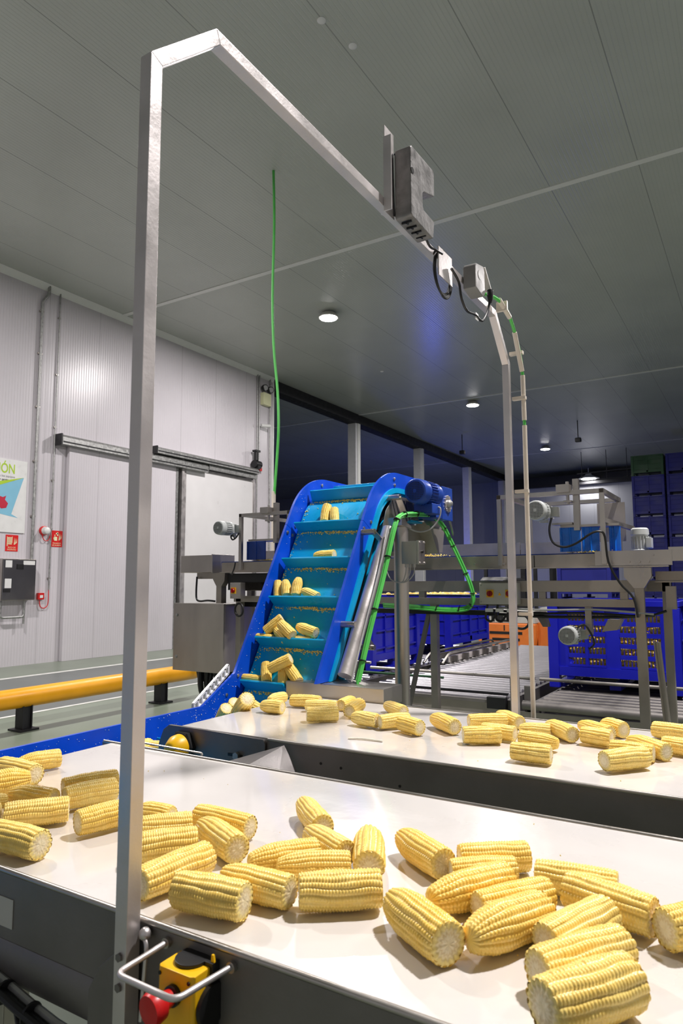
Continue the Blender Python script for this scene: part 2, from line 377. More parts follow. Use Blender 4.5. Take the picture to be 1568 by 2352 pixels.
# pipes, doors and fittings of the left wall
t = thing('wall_conduit', (XW + .04, 7.58, 1.84), 'thick grey wall conduit dropping to the hose cabinet', 'conduit')
obj('conduit_pipe', MB().tube(round_path([(XW + .045, 7.56, 1.84), (XW + .045, 7.56, 6.6), (XW + .06, 7.68, 6.78), (XW + .06, 7.68, 6.955)], .06), .028, 12, sm=0), 'galv', t)
for z in (2.6, 3.6, 4.6, 5.6, 6.4): obj('pipe_clip', MB().box(XW + .001, XW + .05, 7.52, 7.6, z, z + .03), 'steel', t)
t = thing('wall_conduit', (XW + .03, 7.95, 1.1), 'thin grey wall conduit dropping to the red call point', 'conduit')
obj('conduit_pipe', MB().tube([(XW + .03, 7.94, 1.3), (XW + .03, 7.94, 6.955)], .014, 10, sm=0), 'galv', t)
for z in (1.5, 2.4, 3.3, 4.3, 5.3, 6.4): obj('pipe_clip', MB().box(XW + .001, XW + .035, 7.915, 7.965, z, z + .025), 'steel', t)
t = thing('wall_conduit', (XW + .03, 13.95, 4.6), 'pair of grey conduits on the wall above the door motor', 'conduit')
obj('conduit_pipe', MB().tube([(XW + .03, 13.92, 0.1), (XW + .03, 13.92, 6.9)], .02, 10, sm=0).tube([(XW + .03, 14.0, 4.5), (XW + .03, 14.0, 6.9)], .02, 10, sm=0), 'galv', t)
t = thing('wall_conduit', (XW + .03, 14.46, 0), 'grey conduit by the end of the left wall below the twin spotlight', 'conduit')
obj('conduit_pipe', MB().tube([(XW + .03, 14.46, .1), (XW + .03, 14.46, 6.9)], .022, 10, sm=0), 'galv', t)
t = thing('hose_cabinet', (-10.94, 7.25, 1.12), 'stainless fire hose cabinet on the left wall with white labels', 'hose cabinet')
obj('cabinet_body', MB().box(XW + .002, -10.95, 6.92, 7.56, 1.13, 1.84), 'steel', t, bevel=.006)
obj('cabinet_door', MB().box(-10.949, -10.93, 6.935, 7.545, 1.145, 1.825), 'grate', t, bevel=.003)
obj('label_sticker', MB().box(-10.929, -10.927, 6.97, 7.09, 1.69, 1.81), 'white', t)
obj('label_sticker', MB().box(-10.929, -10.927, 7.3, 7.52, 1.74, 1.81), 'white', t)
obj('label_sticker', MB().box(-10.929, -10.927, 6.97, 7.09, 1.34, 1.5), 'white', t)
obj('door_latch', MB().box(-10.93, -10.915, 7.18, 7.3, 1.66, 1.75), 'black', t, bevel=.004)
obj('hinge_box', MB().box(-10.93, -10.92, 6.95, 7.07, 1.27, 1.33), 'black', t)
obj('water_pipe', MB().tube(round_path([(-11.04, 7.42, 1.13), (-11.04, 7.42, .84), (-11.04, 6.98, .84), (-11.04, 6.98, 1.13)], .06), .022, 12, sm=0).cyl((-11.04, 7.42, .86), (-11.04, 7.42, .72), .018), 'galv', t)
t = thing('alarm_siren', (XW, 7.83, 2.36), 'round white wall siren with a red base and cable', 'siren')
obj('siren_base', MB().lathe((XW + .001, 7.8, 2.37), (1, 0, 0), [(0, .085), (.04, .085), (.05, .07)]), 'red', t)
obj('siren_dome', MB().lathe((XW + .051, 7.8, 2.37), (1, 0, 0), [(0, .07), (.08, .06), (.1, .03)]), 'white', t)
obj('siren_cable', MB().tube([(XW + .03, 7.76, 2.3), (XW + .04, 7.8, 2.2), (XW + .04, 7.88, 2.2), (XW + .03, 7.93, 2.3)], .008), 'red', t)
t = thing('alarm_call_point', (XW, 7.8, 1.14), 'small red alarm call point box with red cable', 'alarm button')
obj('call_point_box', MB().box(XW + .001, XW + .06, 7.72, 7.84, 1.13, 1.25), 'red', t, bevel=.006)
obj('call_point_glass', MB().box(XW + .061, XW + .064, 7.75, 7.81, 1.16, 1.21), 'white', t)
obj('call_point_cable', MB().tube([(XW + .03, 7.76, 1.13), (XW + .03, 7.79, 1.0), (XW + .03, 7.88, .98), (XW + .03, 7.94, 1.06), (XW + .03, 7.94, 1.3)], .008), 'red', t)
def sign(y0, y1, z0, z1, words, label, kind):
    t = thing('fire_sign', (XW, (y0 + y1) / 2, z0), label, 'sign')
    obj('sign_plate', MB().box(XW + .001, XW + .006, y0, y1, z0, z1), 'signred', t)
    X = XW + .007; s = (y1 - y0)
    m = MB()
    def q(a, b, c, d): m.box(X, X + .001, y0 + a * s, y0 + b * s, z0 + c * (z1 - z0), z0 + d * (z1 - z0))
    if kind == 'hose':
        for i in range(7): q(.12, .5, .42 + i * .065, .46 + i * .065)
        q(.1, .13, .3, .9); q(.5, .53, .5, .9)
        m.tube([(X, y0 + .12 * s, z0 + .4 * (z1 - z0)), (X, y0 + .2 * s, z0 + .34 * (z1 - z0))], .004)
    else:
        q(.26, .52, .38, .62); q(.28, .34, .6, .75); q(.2, .27, .45, .58); q(.4, .62, .78, .86); q(.5, .6, .68, .9)
    for k in range(3):
        m.prism([(y0 + (.66 + .09 * k) * s, z0 + (.4 + .05 * k) * (z1 - z0)), (y0 + (.74 + .08 * k) * s, z0 + (.42 + .05 * k) * (z1 - z0)), (y0 + (.7 + .1 * k) * s, z0 + (.85 - .03 * k) * (z1 - z0))], 0, X, X + .001)
    obj('sign_pictogram', m, 'signcream', t)
    for i, w in enumerate(words):
        text_obj('sign_lettering', w, .034, 'signcream', t, (X, (y0 + y1) / 2, z0 + .055 - .037 * i), (0, 1, 0), (0, 0, 1), align='CENTER')
sign(7.08, 7.315, 1.975, 2.26, ('BOCA DE', 'INCENDIO'), 'red fire hose sign under the poster', 'hose')
sign(7.97, 8.205, 2.09, 2.39, ('PULSADOR', 'DE ALARMA'), 'red alarm push button sign right of the siren', 'push')
t = thing('safety_poster', (XW, 6.5, 2.3), 'white safety poster with lime lettering and blue shape at the left frame edge', 'poster')
obj('poster_board', MB().box(XW + .001, XW + .02, 5.5, 7.42, 2.3, 3.575), 'white', t)
X = XW + .021
obj('poster_blue_shape', MB().prism([(6.0, 2.75), (7.28, 2.56), (7.15, 2.62), (7.36, 3.28), (6.9, 3.1), (6.3, 2.98), (5.7, 2.95), (5.6, 2.6)], 0, X, X + .001), 'sky', t)
obj('poster_lime_curve', MB().prism([(5.6, 2.94), (6.3, 2.98), (6.9, 3.1), (7.36, 3.285), (6.9, 3.17), (6.3, 3.07), (5.6, 3.02)], 0, X + .0015, X + .0025), 'lime', t)
obj('poster_red_figure', MB().prism([(6.86, 2.78), (6.96, 2.70), (7.05, 2.72), (7.08, 2.8), (7.02, 2.86), (7.04, 2.93), (6.98, 2.9), (6.9, 2.92), (6.84, 2.85)], 0, X + .003, X + .004), 'beetle', t)
text_obj('poster_lettering', 'PREVENCIÓN', .235, 'lime', t, (X, 7.19, 3.33), (0, 1, 0), (0, 0, 1), align='RIGHT', bold=.004, xs=.72)
text_obj('poster_lettering', 'utiliza todos los equipos', .055, 'pgrey', t, (X, 7.19, 3.255), (0, 1, 0), (0, 0, 1), align='RIGHT')
text_obj('poster_lettering', 'de protección', .055, 'black', t, (X, 7.19, 3.19), (0, 1, 0), (0, 0, 1), align='RIGHT', bold=.0015)
# sliding doors with head tracks
d = struct('door_1', MB().box(XW + .02, XW + .1, 8.22, 10.98, .002, 3.99), 'wall')
obj('door_edge', MB().box(XW + .02, XW + .115, 10.981, 11.04, .002, 3.99), 'galv', d)
d = struct('door_2', MB().box(XW + .02, XW + .09, 11.23, 13.74, .03, 4.05), 'door')
obj('door_edge', MB().box(XW + .091, XW + .11, 11.23, 11.29, .03, 4.05).box(XW + .091, XW + .11, 13.68, 13.74, .03, 4.05).box(XW + .091, XW + .11, 11.29, 13.68, 4.0, 4.05), 'steel_light', d)
struct('trim_12', MB().box(XW + .004, XW + .03, 11.06, 11.21, 0, 4.15), 'black')
struct('trim_13', MB().box(XW + .03, XW + .14, 11.13, 11.2, 0, 4.2).box(XW + .002, XW + .05, 13.75, 13.83, 0, 4.1), 'steel_light')
for (y0, y1, z0, z1, x1, l) in ((7.97, 11.9, 3.985, 4.17, .22, 'grey head rail over the ribbed sliding door, left one'), (10.27, 13.74, 4.19, 4.33, .26, 'grey head rail over the smooth sliding door beside the motor')):
    t = thing('door_track', (XW, (y0 + y1) / 2, z0), l, 'door rail')
    obj('track_profile', MB().prism([(XW + .002, z0), (XW + x1, z0), (XW + x1, z1 - .05), (XW + x1 - .05, z1), (XW + .002, z1)], 1, y0, y1), 'galv', t)
    obj('track_groove', MB().box(XW + x1 + .0005, XW + x1 + .004, y0 + .02, y1 - .02, z0 + .035, z0 + .06), 'darkmetal', t)
    obj('track_end_cap', MB().box(XW + .002, XW + x1 + .012, y0 - .03, y0 - .001, z0 - .02, z1 + .01), 'black', t)
t = thing('door_track', (XW, 12.6, 4.07), 'dark lower guide rail above the smooth sliding door', 'door rail')
obj('track_profile', MB().box(XW + .12, XW + .2, 11.95, 13.74, 4.07, 4.18), 'galv', t)
t = thing('door_motor', (XW, 13.75, 4.33), 'dark door drive motor on the end of the rail', 'motor')
obj('motor_body', MB().cyl((XW + .14, 13.66, 4.46), (XW + .14, 13.9, 4.46), .1).box(XW + .04, XW + .24, 13.72, 13.84, 4.34, 4.42), 'darkmetal', t, bevel=.004)
obj('motor_head', MB().cyl((XW + .14, 13.76, 4.56), (XW + .14, 13.76, 4.78), .06).box(XW + .07, XW + .2, 13.68, 13.86, 4.78, 4.83), 'darkmetal', t)
t = thing('emergency_stop_box', (XW, 14.0, 4.4), 'tiny red and white switch box right of the door motor', 'switch')
obj('switch_box', MB().box(XW + .001, XW + .06, 13.98, 14.08, 4.42, 4.52), 'white', t)
obj('switch_front', MB().box(XW + .061, XW + .08, 13.98, 14.08, 4.33, 4.415).box(XW + .001, XW + .06, 13.98, 14.08, 4.33, 4.415), 'red', t)
t = thing('twin_spotlight', (XW, 14.25, 6.2), 'black twin emergency spotlight on a beige box high on the wall', 'spotlight')
obj('battery_box', MB().box(XW + .001, XW + .12, 14.08, 14.4, 6.12, 6.45), 'signcream', t, bevel=.01)
for y in (14.12, 14.36):
    obj('spot_head', MB().lathe((XW + .1, y, 6.57), (1, -.4, -.2), [(-.05, .05), (0, .09), (.06, .09), (.062, .075)]), 'black', t)
    obj('spot_lens', MB().cyl((XW + .156, y - .022, 6.558), (XW + .16, y - .024, 6.557), .07), 'grey_cable', t)
t = thing('wall_camera', (XW, 14.15, 5.5), 'small white camera on the wall below the twin spotlight', 'camera')
obj('camera_body', MB().cyl((XW + .1, 14.0, 5.53), (XW + .2, 14.25, 5.55), .045), 'white', t)
obj('camera_bracket', MB().bar((XW + .001, 14.2, 5.55), (XW + .14, 14.15, 5.54), .04, .03), 'lightgrey', t)
# hanging green cable and its pipe
t = thing('hanging_cable', (-5.36, 7.01, 0), 'long green cable hanging from the ceiling into a white riser pipe', 'cable')
cx, cy = -5.36, 7.01
obj('cable_run', MB().tube([(cx, cy, ZC - .002), (cx + .02, cy, 6.2), (cx - .0, cy, 5.2), (cx + .02, cy + .01, 4.5), (cx + .08, cy + .02, 3.9), (cx + .115, cy, 3.45), (cx + .1, cy, 3.1), (cx + .05, cy, 2.5)], .018, 10), 'green_cable', t)
obj('riser_pipe', MB().cyl((cx + .045, cy, .0), (cx + .045, cy, 2.58), .026), 'pvc', t)
# yellow crash barrier
t = thing('crash_barrier', (-6.2, 4, 0), 'long yellow crash barrier rail on black posts along the left lane', 'barrier')
obj('barrier_rail', MB().lathe((-6.2, 1.0, .31), (0, 1, 0), [(0, .08), (.02, .095), (2.9, .095), (2.905, .0945), (5.55, .095), (5.57, .09)], 32), 'yellow_pipe', t, smooth=30)
for y in (1.7, 4.22, 6.0):
    p = obj('barrier_post', MB().box(-6.24, -6.16, y - .05, y + .05, .02, .235).box(-6.26, -6.14, y - .052, y - .04, .02, .235).box(-6.26, -6.14, y + .04, y + .052, .02, .235), 'darkmetal', t)
    obj('post_foot', MB().box(-6.3, -6.1, y - .1, y + .1, .001, .018), 'darkmetal', p)
# ------------------------------------------------------------------ the two white sorting belts
BZ = .92
def belt_conveyor(y0, y1, label, xend=1.6):
    t = thing('belt_conveyor', (0, (y0 + y1) / 2, 0), label, 'conveyor belt')
    r = .03; pr = [(xend, BZ), (-1.72, BZ)]
    for k in range(1, 12):
        a = PI / 2 + PI * k / 12; pr.append((-1.72 + r * math.cos(a), BZ - r + r * math.sin(a)))
    pr += [(-1.72, BZ - 2 * r), (xend, BZ - 2 * r)]
    m = MB(); m.prism([(x, z) for x, z in pr], 1, y0 + .003, y1 - .003)
    obj('belt_surface', m, 'belt', t, smooth=40)
    obj('frame_tube', MB().box(-1.5, xend, y0 + .08, y0 + .12, .78, .82).box(-1.5, xend, y1 - .12, y1 - .08, .78, .82), 'steel_dark', t)
    for x in (-1.2, .1, 1.3):
        for y in (y0 + .02, y1 - .06):
            lg = obj('leg', MB().box(x, x + .05, y, y + .05, .02, .86), 'steel', t, bevel=.003)
            obj('foot', MB().cyl((x + .025, y + .025, .001), (x + .025, y + .025, .022), .035), 'black', lg)
    return t
FC = belt_conveyor(.748, 1.474, 'nearest wide white sorting belt with dark steel sides, carrying large corn cobs')
RC = belt_conveyor(1.764, 2.484, 'second white sorting belt behind the nearest one, beside the steel guard box')
# near belt: side wall with rolled top edge
def side(y, out, z0, x0, rail=True, mat='steel_dark', par=None, name='side_panel'):
    # out = direction away from the belt (-1 near side, +1 far side)
    m = MB().box(x0, 1.6, min(y, y + out * .006), max(y, y + out * .006), z0, BZ - .002)
    p = obj(name, m, mat, par)
    if rail: obj('rolled_edge', MB().tube([(x0 + .003, y + out * .004, BZ - .001), (1.6, y + out * .004, BZ - .001)], .0048, 10, sm=0), 'steel', par)
    return p
sp = side(.7475, -1, .755, -1.77, par=FC)
obj('panel_lip', MB().prism([(.7475, .815), (.7405, .812), (.735, .80), (.735, .762), (.741, .75), (.7475, .75)], 0, -1.77, 1.6), 'steel_dark', FC)
obj('panel_sticker', MB().box(-1.22, -1.095, .740, .7412, .832, .878), 'lightgrey', sp)
side(1.475, 1, .8, -1.77, par=FC)
# corner wire at the far left end of the near belt
obj('wire_guard', MB().tube(round_path([(-1.66, 1.478, .915), (-1.66, 1.49, .93), (-1.37, 1.49, .928), (-1.37, 1.478, .915)], .02), .003, 8, sm=0), 'steel', FC)
# rear belt: near side wall with rounded end plate, slots and bolts
end = [(-1.40, .918), (-1.36, .918), (-1.352, .905), (-1.352, .76), (-1.8, .76), (-1.815, .80), (-1.81, .86), (-1.79, .905), (-1.765, .922), (-1.6, .922)]
side(1.762, -1, .73, -1.35, par=RC)
ep = obj('end_plate', MB().prism(end, 1, 1.748, 1.7615), 'steel_dark', RC, bevel=.001)
obj('slot', MB().box(-1.5, -1.44, 1.7465, 1.7478, .853, .862), 'black', ep)
obj('slot', MB().box(-1.62, -1.57, 1.7465, 1.7478, .80, .81), 'black', ep)
obj('bolt', MB().cyl((-1.46, 1.7463, .858), (-1.46, 1.735, .858), .012, n=6), 'galv', ep)
obj('bolt', MB().cyl((-1.6, 1.7463, .805), (-1.6, 1.735, .805), .011, n=6), 'galv', ep)
for x, z in ((-1.08, .868), (-1.15, .872), (-.89, .845), (-.2, .80)):
    obj('screw_hole', MB().cyl((x, 1.7558, z), (x, 1.7545, z), .004, n=12), 'black', RC)
obj('round_plug', MB().lathe((-.96, 1.7555, .80), (0, -1, 0), [(0, .017), (.0015, .017), (.002, .014)], 24), 'steel_dark', RC)
side(2.486, 1, .8, -1.3, par=RC)
# yellow capped bearing on the rear belt's end plate
t = thing('bearing_unit', (-1.72, 1.74, .8), 'yellow capped black bearing at the left end of the rear belt', 'bearing')
obj('bearing_flange', MB().lathe((-1.69, 1.7470, .862), (0, -1, 0), [(0, .052), (.016, .052), (.02, .046)], 6), 'black', t, smooth=20)
obj('bearing_cap', MB().lathe((-1.69, 1.7265, .862), (0, -1, -.05), [(0, .042), (.02, .041), (.045, .027), (.05, .02)], 28), 'yellow', t)
# chute plate between the belts
t = thing('spill_chute', (-1.2, 1.6, .85), 'pale pointed steel chute plate wedged between the two belts', 'chute')
m = MB(); A = (-1.275, 1.744, .912); Bp = (-1.43, 1.49, .868); Cp = (-1.20, 1.744, .80); Dp = (-1.16, 1.49, .80); E2 = (-1.3, 1.49, .868)
for f in ((A, Bp, E2), (A, E2, Dp, Cp)):
    m.poly(f)
bmesh.ops.solidify(m.bm, geom=m.bm.faces[:], thickness=.003)
obj('chute_plate', m, 'steel_light', t)
# steel guard box on the far side of the rear belt
t = thing('drive_guard', (-1.58, 2.6, .9), 'low stainless guard box along the far edge of the rear belt', 'machine guard')
obj('guard_cover', MB().box(-1.818, -1.332, 2.494, 2.66, .905, .978), 'steel', t, bevel=.004)
obj('guard_base', MB().box(-1.80, -1.36, 2.497, 2.62, .80, .904), 'black', t)
obj('guard_leg', MB().box(-1.40, -1.36, 2.58, 2.62, .0, .80), 'steel_dark', t)
# wire loop at the back edge of the rear belt
t = thing('wire_handle', (-.65, 2.5, .9), 'thin wire loop at the back edge of the rear belt, right of the far post', 'handle')
obj('handle_rod', MB().tube(round_path([(-.70, 2.494, .90), (-.70, 2.59, .90), (-.575, 2.59, .90), (-.575, 2.494, .90)], .02), .004, 8, sm=0), 'steel_light', t)
# wire loop + emergency stop on the near side
t = thing('wire_handle', (-.69, .7, .9), 'bent steel rod guard loop around the red stop button', 'handle')
obj('handle_rod', MB().tube(round_path([(-.74, .7408, .903), (-.742, .652, .9), (-.636, .650, .9), (-.622, .7408, .903)], .014), .0042, 10, sm=0), 'steel_light', t)
for x in (-.74, -.622): obj('weld_boss', MB().cyl((x, .7413, .903), (x, .735, .903), .007), 'steel', t)
t = thing('emergency_stop', (-.69, .72, .8), 'yellow and black stop box with red mushroom button below the near belt edge', 'stop button')
def rx(x, y, z): return (x, y, z)
m = MB().prism([(-.714, .740), (-.714, .700), (-.709, .696), (-.656, .696), (-.650, .700), (-.650, .740)], 2, .785, .90)
obj('stop_box', m, 'yellow', t, bevel=.002)
obj('box_hood', MB().cyl((-.682, .727, .8995), (-.682, .727, .905), .0225, n=28).box(-.704, -.645, .727, .7408, .80, .905).lathe((-.6495, .727, .855), (1, 0, 0), [(0, .0), (.001, .026), (.007, .026)], 24), 'black', t, bevel=.001)
obj('button_collar', MB().lathe((-.682, .6955, .872), (0, -1, 0), [(0, .013), (.006, .013), (.007, .011)]), 'black', t)
obj('button', MB().lathe((-.682, .6885, .872), (-.1, -1, -.05), [(0, .010), (.011, .012), (.016, .018), (.028, .020), (.034, .018), (.036, .005)], 28), 'red', t)
for x, z in ((-.708, .892), (-.657, .892), (-.657, .80), (-.708, .80)): obj('screw', MB().cyl((x, .6955, z), (x, .6945, z), .0025, n=10), 'black', t)
obj('yellow_tab', MB().prism([(-.651, .905), (-.645, .905), (-.647, .914), (-.650, .914)], 1, .73, .733), 'yellow', t)
# cable bundle and ties under the near belt
t = thing('cable_bundle', (-1.1, .8, .72), 'bundle of black and grey cables sagging under the near belt', 'cables')
for i, (dy, dz, mt) in enumerate(((0, 0, 'black'), (.012, .006, 'galv'), (.004, -.011, 'black'), (-.01, .006, 'darkmetal'))):
    obj('cable', MB().tube([(-1.45, .73 + dy, .80 + dz), (-1.2, .72 + dy, .768 + dz), (-1.08, .718 + dy, .75 + dz), (-1.0, .718 + dy, .735 + dz), (-.90, .725 + dy, .72 + dz), (-.6, .76 + dy, .70 + dz), (-.3, .80 + dy, .72 + dz)], .0065, 8), mt, t)
obj('cable', MB().tube([(-1.04, .715, .742), (-1.0, .70, .715), (-.97, .70, .69), (-.93, .72, .62)], .004, 8), 'black', t)
for x, z in ((-1.08, .75), (-1.01, .738)): obj('cable_tie', MB().lathe((x, .72, z), (1, 0, -.15), [(0, .0185), (.004, .0185)], 16), 'black', t)
# ------------------------------------------------------------------ steel arch across both belts
AX = -.8015; s2 = .0125
t = thing('steel_arch', (AX, 1.62, 0), 'tall square tube steel arch spanning both white belts', 'arch')
ARCH = t
def mitred(pts, w, x0, x1):
    """square tube along a polyline in the YZ plane, mitred corners"""
    P = [Vector((p[0], p[1])) for p in pts]; n = len(P); L = []; Rr = []
    for i in range(n):
        d1 = (P[i] - P[i - 1]).normalized() if i else (P[1] - P[0]).normalized()
        d2 = (P[i + 1] - P[i]).normalized() if i < n - 1 else d1
        b = (d1 + d2).normalized(); nn = Vector((-b.y, b.x)); k = w / 2 / max(.3, b.dot(d1))
        L.append(P[i] + nn * k); Rr.append(P[i] - nn * k)
    out = []
    for i in range(n - 1):
        out.append([tuple(L[i]), tuple(L[i + 1]), tuple(Rr[i + 1]), tuple(Rr[i])])
    return out
pieces = mitred([(.7225, .05), (.7225, 2.243), (.866, 2.387), (2.375, 2.387), (2.5185, 2.235), (2.5185, .05)], .025, 0, 0)
for nm, q in zip(('post', 'corner_tube', 'beam', 'corner_tube', 'post'), pieces):
    obj(nm, MB().prism(q, 0, AX - s2, AX + s2), 'steel_light', t, bevel=.0015)
for y, out in ((.7225, 0), (2.5185, 1)):
    obj('base_plate', MB().box(AX - .05, AX + .05, y - .05, y + .05, .0, .048), 'steel', t)
obj('mount_plate', MB().prism([(-.8145, .885), (-.8145, .50), (-.885, .50), (-.88, .81), (-.86, .845)], 1, .722, .7335), 'steel_dark', t, bevel=.002)
for z in (.88, .84, .70): obj('bolt', MB().cyl((AX, .7099, z), (AX, .7095 - .003, z), .006, n=6), 'steel_dark', t)
obj('knob_bracket', MB().tube(round_path([(-.78, .732, .905), (-.765, .725, .90), (-.77, .722, .80)], .01), .003, 8, sm=0).sph((-.776, .732, .908), .009), 'steel_light', t)
# box shaped detector on its bracket
t = thing('sensor_bracket', (-.788, 1.53, 2.36), 'upright flat steel bracket on the arch beam behind the grey unit', 'bracket')
obj('bracket_plate', MB().box(-.7885, -.766, 1.500, 1.504, 2.36, 2.565).box(-.7885, -.7865, 1.504, 1.556, 2.36, 2.60), 'steel_light', t)
t = thing('detector_unit', (-.76, 1.66, 2.38), 'rough grey cast C shaped unit with a notched side on the arch beam', 'sensor box')
x0, x1 = -.784, -.735
CS = [(1.585, 2.385), (1.585, 2.575), (1.592, 2.581), (1.735, 2.585), (1.742, 2.578), (1.742, 2.508), (1.67, 2.486), (1.66, 2.478), (1.662, 2.44), (1.668, 2.432), (1.736, 2.43), (1.738, 2.424), (1.731, 2.378), (1.724, 2.374), (1.592, 2.379)]
CS = [(y * .98, (z - 1.4) * .98 + 1.4) for y, z in CS]
obj('unit_body', MB().prism(CS, 0, x0, x1), 'cast', t, bevel=.004)
m = MB()
for k in range(4):
    y = 1.573 + k * .03; m.box(x0 + .01, x1 - .01, y, y + .004, 2.353, 2.3575)
    m.box(x0 + .022, x0 + .026, y, y + .012, 2.353, 2.3575)
obj('vent_slots', m, 'black', t)
obj('unit_eye', MB().cyl((x1 - .001, 1.562, 2.487), (x1 + .0012, 1.562, 2.487), .0085, n=16), 'black', t)
obj('unit_back', MB().tube(round_path([(x0 - .001, 1.553, 2.37), (x0 - .001, 1.545, 2.54), (x0 - .001, 1.56, 2.548)], .01), .0025, 8, sm=0), 'rubber', t)
# cable plate, socket box, cables
t = thing('cable_reel_plate', (-.77, 1.84, 2.3), 'small square steel plate with coiled black cable on the arch beam', 'plate')
obj('reel_plate', MB().box(-.764, -.761, 1.79, 1.89, 2.297, 2.385), 'steel_light', t)
obj('reel_spacer', MB().box(-.788, -.7645, 1.815, 1.865, 2.378, 2.386), 'black', t)
m = MB()
for k in range(5):
    r_ = .045 + .004 * k; pts = [(-.776 + .0015 * k, 1.845 + (.058 + .004 * (k % 3)) * math.cos(a * PI / 6), 2.333 + (r_ + .012) * math.sin(a * PI / 6) - .012) for a in range(12)]
    m.tube(pts, .003, 8, closed=True, sm=3)
obj('coiled_cable', m, 'black', t)
t = thing('power_cable', (-.76, 2.0, 2.3), 'black cable sagging in a loop from the grey unit to the socket box', 'cable')
obj('cable_run', MB().tube([(-.765, 1.70, 2.376), (-.765, 1.735, 2.36), (-.768, 1.78, 2.37), (-.752, 1.80, 2.36)], .0035, 8).tube([(-.755, 1.87, 2.345), (-.75, 1.915, 2.32), (-.75, 1.935, 2.275), (-.75, 1.98, 2.25), (-.75, 2.05, 2.262), (-.75, 2.115, 2.262), (-.748, 2.165, 2.31), (-.742, 2.178, 2.36)], .004, 8), 'black', t)
obj('plug', MB().lathe((-.742, 2.178, 2.345), (0, .05, 1), [(0, .005), (.01, .008), (.03, .011), (.045, .010)]), 'black', t)
obj('cable_tag', MB().box(-.752, -.749, 2.055, 2.08, 2.25, 2.272), 'white', t)
t = thing('socket_box', (-.79, 2.1, 2.33), 'grey plastic socket box with an open flap at the end of the arch beam', 'socket')
obj('box_body', MB().prism([(2.05, 2.355), (2.05, 2.425), (2.06, 2.44), (2.13, 2.455), (2.14, 2.45), (2.14, 2.36), (2.12, 2.345)], 0, -.7885, -.745), 'boxgrey', t, bevel=.004)
obj('box_flap', MB().bar((-.766, 2.139, 2.455), (-.766, 2.2, 2.395), .046, .006, up=(0, 0, 1)), 'lightgrey', t)
obj('round_knockout', MB().cyl((-.7452, 2.09, 2.41), (-.744, 2.09, 2.41), .016, n=24), 'boxgrey', t)
# white conduit down the far post
t = thing('post_conduit', (-.75, 2.56, .9), 'white plastic conduit with green cable joints running down the far arch post', 'conduit')
px_ = -.752
gp = [(px_ - .02, 2.21, 2.395), (px_ - .008, 2.30, 2.408), (px_, 2.40, 2.39), (px_, 2.505, 2.31), (px_, 2.56, 2.20), (px_, 2.568, 1.9), (px_, 2.568, .62)]
obj('inner_cable', MB().tube(gp, .0062, 10), 'green_cable', t)
for a, b in (((px_ - .006, 2.32, 2.412), (px_, 2.42, 2.378)), ((px_, 2.475, 2.338), (px_, 2.556, 2.21)), ((px_, 2.563, 2.195), (px_, 2.568, 2.02)), ((px_, 2.568, 2.0), (px_, 2.568, .60))):
    obj('conduit_pipe', MB().cyl(a, b, .0088, n=16), 'pvc', t)
for y, z in ((2.535, 2.272), (2.555, 2.10), (2.555, 1.74), (2.555, 1.28)):
    obj('pipe_clip', MB().box(px_ - .04, px_ + .011, y - .006, y + .014, z, z + .012), 'pvc', t)
obj('pipe_clip', MB().box(px_ - .03, px_ + .01, 2.36, 2.372, 2.385, 2.42), 'pvc', t)
# ------------------------------------------------------------------ incline conveyor with infeed
UNIT[0] = 1.095
XL, XR = -1.9, -1.5
def vnorm(a): 
    l = math.hypot(*a); return (a[0] / l, a[1] / l)
def belt_path():
    pts = [(-.6, .80)]
    def arc(corner, din, dout, R, k):
        th = math.acos(max(-1, min(1, din[0] * dout[0] + din[1] * dout[1]))); tl = R * math.tan(th / 2)
        a = (corner[0] - din[0] * tl, corner[1] - din[1] * tl); out = []
        sgn = 1 if din[0] * dout[1] - din[1] * dout[0] > 0 else -1
        cx_ = a[0] - sgn * din[1] * R; cz_ = a[1] + sgn * din[0] * R
        a0 = math.atan2(a[1] - cz_, a[0] - cx_)
        for i in range(k + 1):
            an = a0 + sgn * th * i / k; out.append((cx_ + R * math.cos(an), cz_ + R * math.sin(an)))
        return out
    d = vnorm((.4877, .873))
    pts += arc((2.214, .80), (1, 0), d, .12, 10)
    pts += arc((2.80, 1.85), d, (1, 0), .26, 20)
    # head drum
    R = .06
    for i in range(0, 13):
        a = PI / 2 - PI * i / 12; pts.append((3.32 + R * math.cos(a), 1.85 - R + R * math.sin(a)))
    return pts
BP = belt_path()
def resample(pts, step):
    out = [pts[0]]; acc = 0; S_ = [0.0]; tot = 0
    for a, b in zip(pts, pts[1:]):
        L = math.hypot(b[0] - a[0], b[1] - a[1]); 
        if L < 1e-9: continue
        n = max(1, int(L / step))
        for i in range(1, n + 1):
            out.append((a[0] + (b[0] - a[0]) * i / n, a[1] + (b[1] - a[1]) * i / n)); tot += L / n; S_.append(tot)
    return out, S_
BPr, BS = resample(BP, .01)
def at_s(s):
    for i in range(len(BS) - 1):
        if BS[i + 1] >= s:
            a, b = BPr[i], BPr[i + 1]; k = (s - BS[i]) / max(1e-9, BS[i + 1] - BS[i]); t_ = vnorm((b[0] - a[0], b[1] - a[1]))
            return (a[0] + (b[0] - a[0]) * k, a[1] + (b[1] - a[1]) * k), t_, (-t_[1], t_[0])
    raise ValueError
def s_of(y, z): return min(range(len(BPr)), key=lambda i: (BPr[i][0] - y) ** 2 + (BPr[i][1] - z) ** 2)
S0 = BS[s_of(2.306, .965)]
def off(s, h):
    p, t_, n = at_s(s); return (p[0] + n[0] * h, p[1] + n[1] * h)
SEND = BS[s_of(3.32, 1.85)]
IC = thing('incline_conveyor', (-1.7, 2.3, 0), 'tall blue cleated incline conveyor carrying corn cobs up behind the rear belt', 'incline conveyor')
N_ = 160
